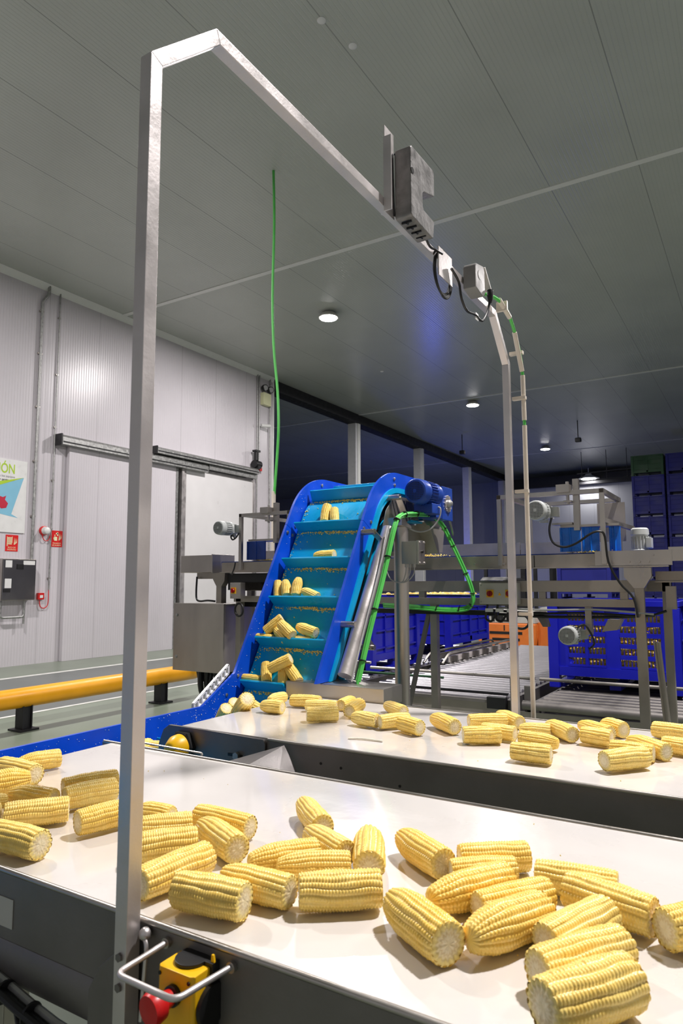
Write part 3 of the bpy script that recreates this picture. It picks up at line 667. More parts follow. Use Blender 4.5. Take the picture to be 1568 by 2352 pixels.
m = MB(); ss = [i * (BS[-1] - .001) / N_ for i in range(N_ + 1)]
m.prism([off(s, 0) for s in ss] + [off(s, -.012) for s in reversed(ss)], 0, XL + .008, XR - .008)
obj('cleated_belt', m, 'teal', IC, smooth=40)
k = -10
while True:
    s = S0 + k * .196
    if s > BS[-1] - .15: break
    if s > .3 and not (-1.2 < k < -.5):
        p, t_, n = at_s(s)
        tip = (p[0] + n[0] * .054 + t_[0] * .011, p[1] + n[1] * .054 + t_[1] * .011)
        q = [(p[0] - t_[0] * .004, p[1] - t_[1] * .004), (tip[0] - t_[0] * .004, tip[1] - t_[1] * .004), (tip[0] + t_[0] * .004, tip[1] + t_[1] * .004), (p[0] + t_[0] * .006, p[1] + t_[1] * .006)]
        obj('cleat', MB().prism(q, 0, XL + .012, XR - .012 if k != 0 else -1.665), 'teal', IC, bevel=.0015)
    k += 1
def clip_low(pl, z0):
    out = []
    for i, b in enumerate(pl):
        a = pl[i - 1]
        if (a[1] >= z0) != (b[1] >= z0):
            k = (z0 - a[1]) / (b[1] - a[1]); out.append((a[0] + (b[0] - a[0]) * k, z0))
        if b[1] >= z0: out.append(b)
    return out
def sideplate(x0, x1, s_list, hi, lo, name, front_extra=None, mat='blue'):
    F_ = [off(s, hi) for s in s_list]
    if front_extra: F_ = front_extra + F_
    Bk = [off(s, lo) for s in s_list]
    if front_extra: Bk = [(front_extra[0][0], .76)] + [(2.1, .76)] + [b for b in Bk if b[1] > .8]
    return obj(name, MB().prism(clip_low(F_ + Bk[::-1], 1.017), 0, x0, x1), mat, IC, smooth=40)
SJ = BS[s_of(2.68, 1.635)]      # joint between the straight plates and the head plates
def rng_s(a, b, n): return [a + (b - a) * i / n for i in range(n + 1)]
sl = BS[s_of(2.33, 1.0)]
# left (far) plate with low rail
low = obj('side_plate', MB().prism([(-.5, .925), (2.06, .925), (2.245, 1.03)] + [off(s, .081) for s in rng_s(S0 + .03, SJ - .001, 12)] + [off(s, -.044) for s in reversed(rng_s(S0 - .02, SJ - .001, 12))] + [(2.18, .74), (-.5, .74)], 0, XL - .012, XL), 'blue', IC, smooth=40)
sideplate(XL - .012, XL, rng_s(SJ + .001, SEND, 40), .081, -.044, 'head_plate')
sideplate(XR, XR + .012, rng_s(S0 - .05, SJ - .001, 12), .081, .008, 'side_plate')
sideplate(XR, XR + .012, rng_s(SJ + .001, SEND, 40), .081, .004, 'head_plate')
# belt edge guide behind the right plate (return run)
sideplate(XR - .002, XR + .020, rng_s(S0 - .1, SEND - .1, 60), -.017, .007, 'return_guide', mat='teal')
sideplate(XR - .002, XR + .012, rng_s(S0 - .1, SEND - .1, 60), -.040, -.018, 'return_guide', mat='teal')
m = MB(); ss = rng_s(S0 - .12, SEND - .05, 60)
m.prism([off(s, -.13) for s in ss] + [off(s, -.14) for s in reversed(ss)], 0, XL + .01, XR - .01)
obj('return_belt', m, 'teal', IC, smooth=40)
obj('back_pan', MB().prism([off(s, -.042) for s in ss] + [off(s, -.120) for s in reversed(ss)], 0, XL + .02, XR - .03), 'darkmetal', IC, smooth=40)
# bolts along the plates
for dx, xx in ((1, XR + .012), (1, XL)):
    for s, h in ((SJ - .02, .02), (SJ + .03, .02), (SJ + .33, .05), (SJ + .33, .02), (SJ - .03, .06), (SJ + .5, .05)):
        q = off(s, h); obj('bolt', MB().lathe((xx, q[0], q[1]), (dx, 0, 0), [(0, .008), (.004, .008), (.006, .004)], 12), 'steel', IC)
for q in ((1.95, .85), (2.1, .86), (2.2, .95), (2.27, 1.02)):
    obj('bolt', MB().lathe((XL, q[0], q[1]), (1, 0, 0), [(0, .007), (.003, .007), (.005, .003)], 12), 'steel', IC)
# white cable tray behind the ramp
m = MB(); a0 = Vector((XL - .03, 2.04, .90)); a1 = Vector((XL - .03, 2.24, 1.03)); 
m.bar(a0 + Vector((0, 0, .035)), a1 + Vector((0, 0, .035)), .012, .008); m.bar(a0, a1, .012, .008)
for i in range(10):
    c = a0.lerp(a1, i / 9); m.bar(c, c + Vector((0, 0, .035)), .012, .008, up=(0, 1, 0))
obj('cable_tray', m, 'white', IC)
# stainless head side plate with vent slots
hp = obj('head_frame', MB().prism([(2.765, 1.655), (2.80, 1.735), (2.86, 1.79), (2.94, 1.815), (3.42, 1.815), (3.42, 1.70), (3.25, 1.70), (3.2, 1.73), (3.1, 1.735), (3.02, 1.70), (2.95, 1.66), (2.87, 1.645)], 0, XR + .0215, XR + .026), 'steel', IC, bevel=.001)
for i in range(5):
    y = 2.86 + i * .035
    obj('vent_slot', MB().bar((XR + .0265, y, 1.79 - i * .002), (XR + .0265, y + .05, 1.69 + i * .004), .006, .001, up=(1, 0, 0)), 'black', hp)
# blue drive motor
mo = obj('drive_motor', MB().lathe((-1.388, 2.93, 1.836), (0, 1, 0), [(0, .044), (.002, .055), (.012, .060), (.065, .061), (.07, .054), (.155, .054), (.165, .06), (.20, .06)], 32), 'motor_blue', IC)
m = MB()
for k in range(26):
    a = 2 * PI * k / 26; m.bar((-1.388 + .0555 * math.cos(a), 3.005, 1.836 + .0555 * math.sin(a)), (-1.388 + .0555 * math.cos(a), 3.085, 1.836 + .0555 * math.sin(a)), .003, .012, up=(math.cos(a), 0, math.sin(a)))
obj('cooling_fins', m, 'motor_blue', mo)
def fan_grille(cx_, cy_, cz_, r, ax, par, mat='black'):
    m = MB()
    a = Vector(ax).normalized(); c = Vector((cx_, cy_, cz_))
    m.cyl(c, c + a * .0008, r, n=28)
    g = obj('fan_opening', m, 'black', par)
    m = MB(); x = a.orthogonal().normalized() if abs(a.z) > .9 else a.cross(Vector((0, 0, 1))).normalized(); y = a.cross(x)
    n = 5
    for i in range(-n, n + 1):
        o = r * i / (n + .6); h = math.sqrt(max(0, r * r - o * o)); q = c + a * .0018
        m.bar(q + x * o - y * h, q + x * o + y * h, r * .06, .0008, up=a); m.bar(q + y * o - x * h, q + y * o + x * h, r * .06, .0008, up=a)
    m.cyl(c + a * .0006, c + a * .003, r * .18, n=16)
    obj('fan_grille', m, mat, par)
fan_grille(-1.388, 2.929, 1.836, .046, (0, -1, 0), mo, 'motor_blue')
obj('terminal_box', MB().box(-1.44, -1.34, 3.02, 3.13, 1.735, 1.785), 'motor_blue', mo, bevel=.005)
g = obj('gearbox', MB().box(-1.47, -1.37, 3.13, 3.33, 1.725, 1.885).prism([(3.20, 1.72), (3.335, 1.72), (3.335, 1.89), (3.20, 1.89)], 0, -1.372, -1.366), 'motor_blue', mo, bevel=.003)
m = MB()
for k in range(12):
    a = 2 * PI * k / 12; m.cyl((-1.366, 3.268 + .037 * math.cos(a), 1.805 + .037 * math.sin(a)), (-1.360, 3.268 + .037 * math.cos(a), 1.805 + .037 * math.sin(a)), .008, n=10)
m.lathe((-1.366, 3.268, 1.805), (1, 0, 0), [(0, .036), (.004, .036), (.0045, .03)], 24)
obj('output_flange', m, 'steel_light', g)
obj('output_shaft', MB().lathe((-1.3615, 3.268, 1.805), (1, 0, 0), [(0, .02), (.01, .02), (.02, .012), (.024, .004)], 20), 'galv', g)
obj('torque_arm', MB().bar((-1.372, 3.30, 1.735), (-1.40, 3.42, 1.66), .006, .02), 'steel', g)
# discharge chute
obj('discharge_chute', MB().prism([(3.20, 1.70), (3.50, 1.72), (3.46, 1.56), (3.34, 1.55), (3.12, 1.56)], 0, -1.88, -1.55).prism([(3.28, 1.72), (3.50, 1.72), (3.46, 1.565), (3.40, 1.56)], 0, -1.555, -1.48), 'frame_grey', IC, bevel=.002)
# diagonal stainless tube with its brackets
obj('guide_tube', MB().cyl((-1.42, 2.72, 1.642), (-1.42, 2.338, 1.042), .029, n=24), 'steel_light', IC)
for (y, z, y2, z2) in ((2.60, 1.623, 2.685, 1.585), (2.43, 1.235, 2.50, 1.20), (2.845, 1.80, 2.90, 1.73)):
    b_ = obj('stand_off', MB().cyl((XR + .012, y, z), (-1.43, y, z), .0135, n=14), 'steel', IC)
    obj('strap', MB().bar((-1.434, y, z), (-1.434, y2, z2), .005, .03, up=(1, 0, 0)).cyl((-1.438, y, z), (-1.424, y, z), .013, n=12), 'steel', b_)
obj('rear_strut', MB().bar((-1.47, 2.84, 1.62), (-1.47, 2.44, .85), .03, .012, up=(1, 0, 0)), 'steel', IC)
obj('stand_off', MB().cyl((-1.50, 2.6, 1.13), (-1.43, 2.6, 1.13), .012, n=12).bar((-1.44, 2.6, 1.13), (-1.44, 2.55, 1.17), .006, .03), 'steel', IC)
# support post
sp_ = obj('support_post', MB().cyl((-1.435, 2.87, .03), (-1.435, 2.87, 1.66), .034, n=28), 'steel', IC)
obj('post_cap', MB().prism([(2.80, 1.70), (2.80, 1.665), (2.90, 1.655), (2.90, 1.665)], 0, -1.48, -1.395), 'steel', sp_)
obj('base_plate', MB().box(-1.51, -1.35, 2.79, 2.95, .0, .03), 'steel', sp_)
obj('rear_post', MB().box(-1.50, -1.47, 2.96, 3.0, .0, 1.66), 'steel_dark', IC)
obj('leg', MB().box(-1.88, -1.84, 2.86, 2.90, 0, 1.66), 'steel', IC)
for y in (.6, 1.9): obj('leg', MB().box(-1.98, -1.94, y, y + .04, 0, .76).box(-1.98, -1.5, y, y + .04, .72, .76), 'steel', IC)
# junction box on the post
t = thing('junction_box', (-1.38, 2.82, 1.49), 'small stainless junction box on the round conveyor post with three glands', 'control box')
obj('box_body', MB().box(-1.385, -1.312, 2.775, 2.832, 1.487, 1.588), 'steel', t, bevel=.002)
obj('box_lid', MB().box(-1.311, -1.298, 2.772, 2.836, 1.484, 1.591), 'steel', t, bevel=.002)
obj('box_knob', MB().cyl((-1.298, 2.80, 1.54), (-1.290, 2.80, 1.54), .006), 'black', t)
for y, z in ((2.78, 1.492), (2.828, 1.492), (2.78, 1.583), (2.828, 1.583)): obj('screw', MB().cyl((-1.298, y, z), (-1.295, y, z), .004, n=10), 'steel_light', t)
for i, x in enumerate((-1.37, -1.35, -1.33)):
    obj('cable_gland', MB().cyl((x, 2.79, 1.487), (x, 2.79, 1.472), .007, n=8), 'grey_cable', t)
    obj('box_cable', MB().tube([(x, 2.79, 1.475), (x - .005, 2.79, 1.44), (x - .03 - .012 * (i), 2.80, 1.405), (-1.455, 2.80, 1.42), (-1.475, 2.79, 1.48), (-1.48, 2.79, 1.55)], .0028, 8), 'grey_cable', t)
# green cables
t = thing('cable_bundle', (-1.37, 2.7, 1.3), 'bundle of bright green cables climbing the incline conveyor and dropping behind its motor', 'cables')
gpath = [(-1.37, 2.348, 1.018), (-1.37, 2.365, 1.05), (-1.37, 2.455, 1.226), (-1.37, 2.571, 1.437), (-1.37, 2.676, 1.647), (-1.375, 2.75, 1.70), (-1.39, 2.90, 1.722), (-1.40, 3.05, 1.735), (-1.42, 3.2, 1.742), (-1.44, 3.36, 1.705), (-1.42, 3.40, 1.64), (-1.356, 3.42, 1.491), (-1.31, 3.42, 1.377), (-1.303, 3.42, 1.30), (-1.345, 3.42, 1.268), (-1.459, 3.42, 1.262), (-1.611, 3.42, 1.272), (-1.824, 3.42, 1.28)]
for i, (dx, dz) in enumerate(((0, 0), (.009, .004), (-.006, .008), (.004, -.009))):
    obj('cable', MB().tube([(x + dx, y + dz * .7, z + dz) for x, y, z in gpath], .0052, 8), 'green_cable', t)
obj('cable', MB().tube([(x - .018, y - .012, z + .004) for x, y, z in gpath[:5]], .004, 8), 'grey_cable', t)
sp2 = smooth_path([Vector(p) for p in gpath], 6)
for i in range(8, len(sp2) - 8, 6):
    d = (sp2[i + 1] - sp2[i - 1]).normalized()
    obj('cable_tie', MB().lathe(sp2[i] - d * .002 + Vector((.002, 0, .001)), d, [(0, .0155), (.003, .0155)], 14), 'black', t)
t = thing('motor_cable', (-1.4, 3.1, 1.7), 'thin grey cable hanging from the blue motor terminal box', 'cable')
obj('cable_run', MB().tube([(-1.358, 3.09, 1.77), (-1.33, 3.09, 1.765), (-1.335, 3.09, 1.72), (-1.37, 3.08, 1.67), (-1.42, 3.05, 1.65), (-1.46, 3.0, 1.67), (-1.47, 2.97, 1.71)], .0042, 8), 'grey_cable', t)
# crumbs of corn on belt and rails
def crumbs(name, pts, size, mat, label):
    bm = bmesh.new()
    for p in pts:
        r = size * rnd.uniform(.5, 1.3)
        mtx = Matrix.Translation(p) @ Matrix.Rotation(rnd.uniform(0, 6.28), 4, Vector((rnd.random(), rnd.random(), rnd.random() + .01)).normalized()) @ Matrix.Diagonal((r, r * rnd.uniform(.5, 1), r * rnd.uniform(.3, .8), 1))
        bmesh.ops.create_icosphere(bm, subdivisions=1, radius=1, matrix=mtx)
    o = obj(name, bm, mat); tag(o, label, 'corn crumbs', None, 'stuff'); return o
pts = []
for k in range(0, 7):
    s0 = S0 + k * .196
    for i in range(260):
        x = XL + .02 + (XR - XL - .04) * rnd.random() ** .6
        s = s0 - .012 - abs(rnd.gauss(0, .008)) - (.004 if x > -1.65 else 0); q = off(max(s, .1), .0015)
        pts.append(Vector((x, q[0], q[1])))
    for i in range(26):
        q = off(s0 - rnd.uniform(.02, .19), .0015); pts.append(Vector((XL + .012 + abs(rnd.gauss(0, .01)), q[0], q[1])))
    for i in range(12):
        q = off(s0 - rnd.uniform(.02, .19), .0015); pts.append(Vector((rnd.uniform(XL + .02, XR - .02), q[0], q[1])))
crumbs('corn_crumbs', pts, .0034, 'kernel_bits', 'yellow corn crumbs stuck along the cleats of the incline belt')
pts = []
for i in range(240):
    y = rnd.uniform(.4, 2.05); pts.append(Vector((XL + .001, y, rnd.uniform(.84, .922))))
for i in range(90):
    u = rnd.random(); y = 2.0 + .26 * u; pts.append(Vector((XL + .001, y, rnd.uniform(.86, .90 + .12 * u))))
for i in range(45):
    q = off(S0 + rnd.uniform(0, 1.1), rnd.uniform(.01, .075)); pts.append(Vector((XL + .001, q[0], q[1])))
crumbs('corn_crumbs', pts, .0016, 'silk', 'pale corn specks splashed on the blue rail of the infeed')
UNIT[0] = 1.0
pts = [Vector((rnd.uniform(-1.7, .6), rnd.choice([rnd.uniform(.8, 1.45), rnd.uniform(1.8, 2.45)]), BZ + .001)) for i in range(60)]
crumbs('corn_crumbs', pts, .0016, 'kernel_bits', 'scattered tiny corn bits on the two white belts')
pts = [Vector((-1.3 + rnd.uniform(-.08, .08), 1.6 + rnd.uniform(-.05, .08), .0)) for i in range(10)]
for p in pts: p.z = .885 - (1.744 - p.y) * .1
tag(obj('husk_strip', MB().tube([(-1.13, 1.88, BZ + .003), (-1.09, 1.895, BZ + .004), (-1.02, 1.90, BZ + .003)], .003, 8), 'silk'), 'thin pale husk strip lying near the left of the rear belt', 'corn husk')
# ------------------------------------------------------------------ corn cobs
def make_cob(kind, seed):
    """kernel covered cob along x, length .12, radius .0255; -x end tapers to a tip for kind 't'"""
    rr = random.Random(seed); rows = rr.choice((16, 18, 16)); NU = rows * 6; NV = 156; L = .12; R0 = .0255
    nk = 26; bm = bmesh.new(); rings = []
    ph = rr.uniform(0, 9); bend = rr.uniform(-.002, .002); rowtw = rr.uniform(-.25, .25)
    rph = [rr.uniform(0, 1) for _ in range(rows)]
    for j in range(NV + 1):
        v = j / NV; x = -L / 2 + L * v
        if kind == 't':
            w = min(1, v / .42); prof = .50 + .50 * math.sin(w * PI / 2) ** .8 if v > .05 else .50 * math.sqrt(max(0.0, 1 - (1 - v / .05) ** 2)) * .999 + .0001
            if v <= .05: prof = (.50 + .50 * math.sin(min(1, .05 / .42) * PI / 2) ** .8) * math.sqrt(max(.02, 1 - (1 - v / .05) ** 2))
            prof *= 1 - .05 * max(0, (v - .7) / .3)
        else:
            prof = .93 + .07 * math.sin(v * PI) - .05 * (1 - v)
            if v < .03: prof *= .95 + .05 * v / .03
        if v > .97: prof *= 1 - .05 * (v - .97) / .03
        ring = []
        for i in range(NU):
            u = i / NU; row = int(u * rows); fu = u * rows - row
            a = 2 * PI * u + rowtw * v + .10 * noise.noise(Vector((x * 30 + ph, u * 6, ph)))
            jag = .25 * noise.noise(Vector((row * 3.1, ph, x * 25)))
            fv = (v * nk + rph[row] * .6 + (row % 2) * .5 + jag) % 1.0
            bu = max(0.0, math.sin(fu * PI)) ** .55; bv = max(0.0, math.sin(fv * PI)) ** .6
            am = .0030 * (1 + .35 * noise.noise(Vector((row * 1.7, int(v * nk), seed))))
            lump = .0011 * noise.noise(Vector((x * 45, math.cos(a) * 1.5, math.sin(a) * 1.5 + ph)))
            r = R0 * prof - .0022 + am * bu * (.28 + .72 * bv) + lump
            r = max(r, .002)
            ring.append(bm.verts.new((x, r * math.cos(a) + bend * math.sin(v * PI), r * math.sin(a))))
        rings.append(ring)
    for j in range(NV):
        for i in range(NU):
            bm.faces.new((rings[j][i], rings[j][(i + 1) % NU], rings[j + 1][(i + 1) % NU], rings[j + 1][i]))
    if kind == 't': bm.faces.new(rings[0])
    bmesh.ops.recalc_face_normals(bm, faces=bm.faces[:])
    me = bpy.data.meshes.new('corn_cob'); bm.to_mesh(me); bm.free()
    for p in me.polygons: p.use_smooth = True
    me.materials.append(M['corn'])
    # cut faces
    cuts = []
    for end, ring, sg in (((1, rings[-1], 1),) if kind == 't' else ((1, rings[-1], 1), (0, rings[0], -1))):
        b2 = bmesh.new(); x = sg * L / 2; n = NU // 2; lev = [0, .2, .4, .55, .7, .85, 1.0]; rs = []
        rad = R0 * (.925 if kind == 't' else .875 if sg > 0 else .83)
        c = b2.verts.new((x + sg * .0006, 0, 0))
        for l in lev[1:]:
            rg = []
            for i in range(n):
                a = 2 * PI * i / n; k = rad * l * (1 + .02 * math.sin(a * rows) * l)
                bx = sg * (.0012 * noise.noise(Vector((l * 6, a * 3, seed))) + .0009 * math.sin(a * rows) * (l > .6) + (.0006 if l < .5 else 0)) - (sg * .0012 if l == 1.0 else 0)
                rg.append(b2.verts.new((x + bx, k * math.cos(a), k * math.sin(a))))
            rs.append(rg)
        for i in range(n): b2.faces.new((c, rs[0][i], rs[0][(i + 1) % n]))
        for q in range(len(rs) - 1):
            for i in range(n): b2.faces.new((rs[q][i], rs[q + 1][i], rs[q + 1][(i + 1) % n], rs[q][(i + 1) % n]))
        bmesh.ops.recalc_face_normals(b2, faces=b2.faces[:])
        m2 = bpy.data.meshes.new('cut_end'); b2.to_mesh(m2); b2.free()
        if sum(p.normal.x for p in m2.polygons) * sg < 0: m2.flip_normals()
        for p in m2.polygons: p.use_smooth = True
        m2.materials.append(M['cut']); cuts.append(m2)
    return me, cuts
PROTO = {'t': [make_cob('t', s) for s in (3, 11, 23)], 'c': [make_cob('c', s) for s in (5, 17, 29)]}
UNIT[0] = 1.095
# ------------------------------------------------------------------ grading conveyor behind the incline
GC = thing('grading_conveyor', (-1.5, 3.7, 0), 'long stainless grading conveyor running across behind the blue incline', 'conveyor')
Y0 = 3.5
def part(name, m, mat, par=None, **k): return obj(name, m, mat, GC if par is None else par, **k)
part('front_rail', MB().box(-3.08, -.40, Y0, Y0 + .008, 1.477, 1.542).box(-3.08, -.40, Y0 - .02, Y0, 1.473, 1.478), 'frame_grey', bevel=.001)
part('rail_plate', MB().box(-.70, -.36, Y0 - .008, Y0 - .001, 1.482, 1.553).box(-.72, -.375, Y0 - .03, Y0 - .001, 1.474, 1.480), 'steel', bevel=.001)
part('end_bracket', MB().box(-.375, -.25, Y0 - .004, Y0 + .02, 1.50, 1.565), 'steel', bevel=.001)
part('back_rail', MB().box(-3.15, -1.20, 3.93, 3.94, 1.53, 1.635).box(-1.195, -.86, 3.93, 3.94, 1.53, 1.63), 'frame_grey')
part('grading_belt', MB().box(-3.1, -.30, Y0 + .02, 3.92, 1.535, 1.548).cyl((-.30, Y0 + .02, 1.52), (-.30, 3.92, 1.52), .026), 'motor_blue')
part('cross_member', MB().box(-1.5, -1.46, Y0 + .01, 3.93, 1.48, 1.52), 'frame_grey')
for x in (-1.31, -1.15, -.62, -.545, -.50, -.46): part('bolt', MB().cyl((x, Y0 - .009, 1.50), (x, Y0 - .018, 1.50), .006, n=8), 'steel')
part('bolt', MB().cyl((-.44, Y0 - .009, 1.53), (-.44, Y0 - .018, 1.53), .006, n=8), 'steel')
part('joint_plate', MB().box(-.998, -.995, Y0 - .004, Y0 - .0005, 1.48, 1.54), 'darkmetal')
part('upper_beam', MB().box(-3.0, -.50, Y0 + .03, Y0 + .07, 1.356, 1.413), 'frame_grey', bevel=.002)
part('lower_beam', MB().box(-3.0, -.50, Y0 + .03, Y0 + .07, 1.283, 1.322), 'frame_grey', bevel=.002)
part('upper_beam', MB().box(-3.0, -.42, 3.88, 3.92, 1.356, 1.413), 'frame_grey')
part('side_frame', MB().box(-.56, -.52, Y0 + .07, 3.88, 1.36, 1.41).box(-1.55, -1.51, Y0 + .07, 3.88, 1.36, 1.41), 'frame_grey')
for x in (-1.66, -.99, -.60): part('spacer', MB().box(x, x + .035, Y0 + .035, Y0 + .065, 1.322, 1.356), 'frame_grey')
part('lower_tray', MB().box(-1.95, -1.42, Y0 + .2, Y0 + .5, 1.325, 1.333), 'motor_blue')
# tapered leg head and legs
part('leg_head', MB().prism([(-.572, 1.472), (-.452, 1.472), (-.452, 1.43), (-.486, 1.375), (-.530, 1.375), (-.572, 1.43)], 1, Y0 - .004, Y0 + .028), 'steel')
part('leg', MB().box(-.530, -.487, Y0 - .003, Y0 + .027, 0, 1.375), 'frame_grey', bevel=.002)
part('leg', MB().box(-.455, -.415, 3.88, 3.92, 0, 1.45), 'frame_grey', bevel=.002)
part('leg', MB().box(-1.592, -1.552, Y0 + .03, Y0 + .07, 0, 1.283), 'frame_grey', bevel=.002)
part('leg', MB().box(-2.98, -2.94, Y0 + .03, Y0 + .07, 0, 1.36), 'frame_grey')
part('leg', MB().box(-2.98, -2.94, 3.88, 3.92, 0, 1.36), 'frame_grey')
part('brace', MB().bar((-1.60, Y0 + .05, 1.26), (-1.76, Y0 + .05, .62), .022, .022), 'steel_dark')
part('brace', MB().cyl((-.455, 3.60, 1.12), (-.405, 3.60, .45), .016), 'frame_grey')
part('leg_side_plate', MB().box(-.41, -.365, Y0 + .12, Y0 + .16, 1.275, 1.385), 'frame_grey', bevel=.002)
# second rail leading right
part('outfeed_rail', MB().box(-.45, .6, 3.62, 3.63, 1.405, 1.455).box(-.45, .6, 3.60, 3.62, 1.402, 1.408), 'frame_grey')
part('black_tray', MB().box(-2.0, -1.22, Y0 + .02, Y0 + .1, 1.232, 1.256), 'black')
part('cable_run', MB().tube([(-1.25, Y0 + .02, 1.262), (-1.0, Y0 + .01, 1.248), (-.75, Y0 + .02, 1.254), (-.5, Y0 + .02, 1.245), (-.40, Y0 + .04, 1.27)], .006, 8), 'black')
part('cable_run', MB().tube([(-1.2, Y0 + .0, 1.275), (-.95, Y0 + .0, 1.266), (-.7, Y0 + .0, 1.272), (-.45, Y0 + .0, 1.255)], .005, 8), 'grey_cable')
part('cable_run', MB().tube([(-1.2, Y0 + .03, 1.238), (-.9, Y0 + .03, 1.232), (-.6, Y0 + .03, 1.238), (-.45, Y0 + .03, 1.25)], .008, 8), 'black')
for i, x in enumerate((-1.245, -1.19, -1.13)):
    part('looped_cable', MB().tube([(x, Y0 - .01, 1.29), (x - .008, Y0 - .01, 1.25), (x - .01, Y0 - .01, 1.215), (x + .02, Y0 - .01, 1.205), (x + .045, Y0 - .01, 1.245)], .006, 8), 'black')
    part('white_connector', MB().box(x - .01, x + .03, Y0 - .02, Y0 - .01, 1.252, 1.27), 'white')
part('black_hose', MB().tube([(-1.07 + .04 * math.cos(a * PI / 6), Y0 - .01, 1.205 + .035 * math.sin(a * PI / 6)) for a in range(-8, 4)], .0065, 8), 'black')
part('guide_wedge', MB().prism([(-1.02, 1.255), (-.97, 1.255), (-.95, 1.18), (-.975, 1.18)], 1, Y0 + .04, Y0 + .1), 'steel_dark')
part('guide_wedge', MB().prism([(-.66, 1.225), (-.69, 1.165), (-.62, 1.175), (-.595, 1.225)], 1, Y0 + .04, Y0 + .1), 'frame_grey')
# under-belt motor
def grey_motor(name_par, c, ax, r, L, mat='motor_grey', gear=True):
    c = Vector(c); ax = Vector(ax).normalized()
    mo = obj('gear_motor', MB().lathe(c, ax, [(0, r * .86), (r * .06, r * .95), (r * .3, r), (L * .35, r * 1.02), (L * .36, r * .86), (L * .85, r * .86), (L * .86, r * .98), (L, r * .98)], 28), mat, name_par)
    m = MB(); x = ax.orthogonal().normalized(); y = ax.cross(x)
    for k in range(22):
        a = 2 * PI * k / 22; u = x * math.cos(a) + y * math.sin(a)
        m.bar(c + ax * L * .38 + u * r * .9, c + ax * L * .84 + u * r * .9, r * .06, r * .2, up=u)
    obj('cooling_fins', m, mat, mo)
    fan_grille(*(c - ax * .0005), r * .82, -ax, mo, mat)
    if gear:
        e = c + ax * L; m = MB(); q = e + ax * r * .9
        m.box(q.x - r * .8, q.x + r * .8, q.y - r * .9, q.y + r * .9, q.z - r * .65, q.z + r * .65)
        m.box(q.x - r * .55, q.x + r * 1.5, q.y - r * .5, q.y + r * .5, q.z - r * .5, q.z + r * .5)
        m.cyl(q - Vector((0, 0, r * 1.1)), q + Vector((0, 0, r * .75)), r * .45)
        obj('gearbox', m, mat, mo, bevel=.003)
    return mo
t = thing('gear_motor_unit', (-.8, 3.4, 1.1), 'grey motor hanging under the grading conveyor in front of the blue bin', 'motor')
grey_motor(t, (-.828, 3.42, 1.148), (0, 1, 0), .045, .10)
obj('hanger', MB().box(-.76, -.73, Y0 + .01, Y0 + .05, 1.15, 1.283), 'frame_grey', t)
obj('motor_lead', MB().tube([(-.80, 3.50, 1.18), (-.76, 3.48, 1.20), (-.73, 3.48, 1.16), (-.72, 3.5, 1.11), (-.75, 3.52, 1.08)], .005, 8), 'black', t)
# two hooded brush units on the conveyor
def hood_unit(x0, x1, ya_, yb, ztop, label, motors, flaps, mat_flap):
    t = thing('hood_unit', ((x0 + x1) / 2, ya_, 1.49), label, 'conveyor unit', 'hooded units on the grading conveyor')
    w = .022
    for (x, y) in ((x0, ya_), (x1, ya_), (x0 + .03, yb), (x1, yb)):
        obj('hood_post', MB().box(x, x + w, y, y + w, 1.49, ztop), 'steel', t, bevel=.001)
    obj('top_bar', MB().box(x0, x1 + w, ya_, ya_ + w, ztop - w, ztop), 'steel', t, bevel=.001)
    obj('top_bar', MB().box(x0 + .03, x1 + w, yb, yb + w, ztop - w, ztop), 'steel', t, bevel=.001)
    obj('side_bar', MB().box(x1 + .001, x1 + w - .001, ya_ + w, yb, ztop - w, ztop), 'steel', t)
    obj('side_bar', MB().box(x0 + .031, x0 + w + .029, ya_ + w, yb, ztop - w, ztop), 'steel', t)
    obj('side_bar', MB().bar((x1 + .012, ya_ + .01, ztop - .155), (x1 + .08, yb, ztop - .17), .02, .022), 'steel', t)
    xm = x1 - .15
    obj('height_clamp', MB().box(xm - .05, xm + .015, ya_ - .02, ya_ + .045, ztop - .01, ztop + .03).cyl((xm, ya_ + .01, ztop - .07), (xm, ya_ + .01, ztop + .045), .008).box(xm - .02, xm + .02, ya_ - .005, ya_ + .03, ztop - .06, ztop - .05), 'steel', t, bevel=.002)
    obj('slide_post', MB().box(xm + .02, xm + .048, ya_ + .03, ya_ + .06, 1.66, ztop + .06), 'steel', t)
    obj('hood_plate', MB().box(xm + .06, x1 + .05, yb - .04, yb - .03, 1.62, ztop - .03), 'frame_grey', t)
    for (a, b, y) in flaps:
        f = obj('flap', MB().box(a, b, y, y + .012, 1.556, 1.676), mat_flap, t, bevel=.003)
        obj('flap_fold', MB().cyl((a + .004, y - .001, 1.556), (a + .004, y - .001, 1.676), .006, n=10).cyl(((a + b) / 2, y - .001, 1.556), ((a + b) / 2, y - .001, 1.676), .005, n=10), mat_flap, f)
    obj('flap_carrier', MB().box(flaps[0][0], flaps[-1][1], Y0 + .03, Y0 + .16, 1.678, 1.69).cyl((flaps[0][0] + .04, Y0 + .06, 1.525), (flaps[0][0] + .04, Y0 + .06, 1.556), .016), 'steel', t)
    return t
hr = hood_unit(-1.178, -.666, 3.475, 3.92, 1.858, 'right hooded unit with bright blue flaps on the grading conveyor', None,
               [(-.868, -.77, Y0 + .02), (-.765, -.685, Y0 + .04), (-.64, -.59, Y0 + .06)], 'curtain')
grey_motor(hr, (-.945, 3.36, 1.757), (0, 1, 0), .05, .11)
t2 = obj('motor_mount', MB().box(-.90, -.80, 3.49, 3.56, 1.69, 1.70), 'steel', hr)
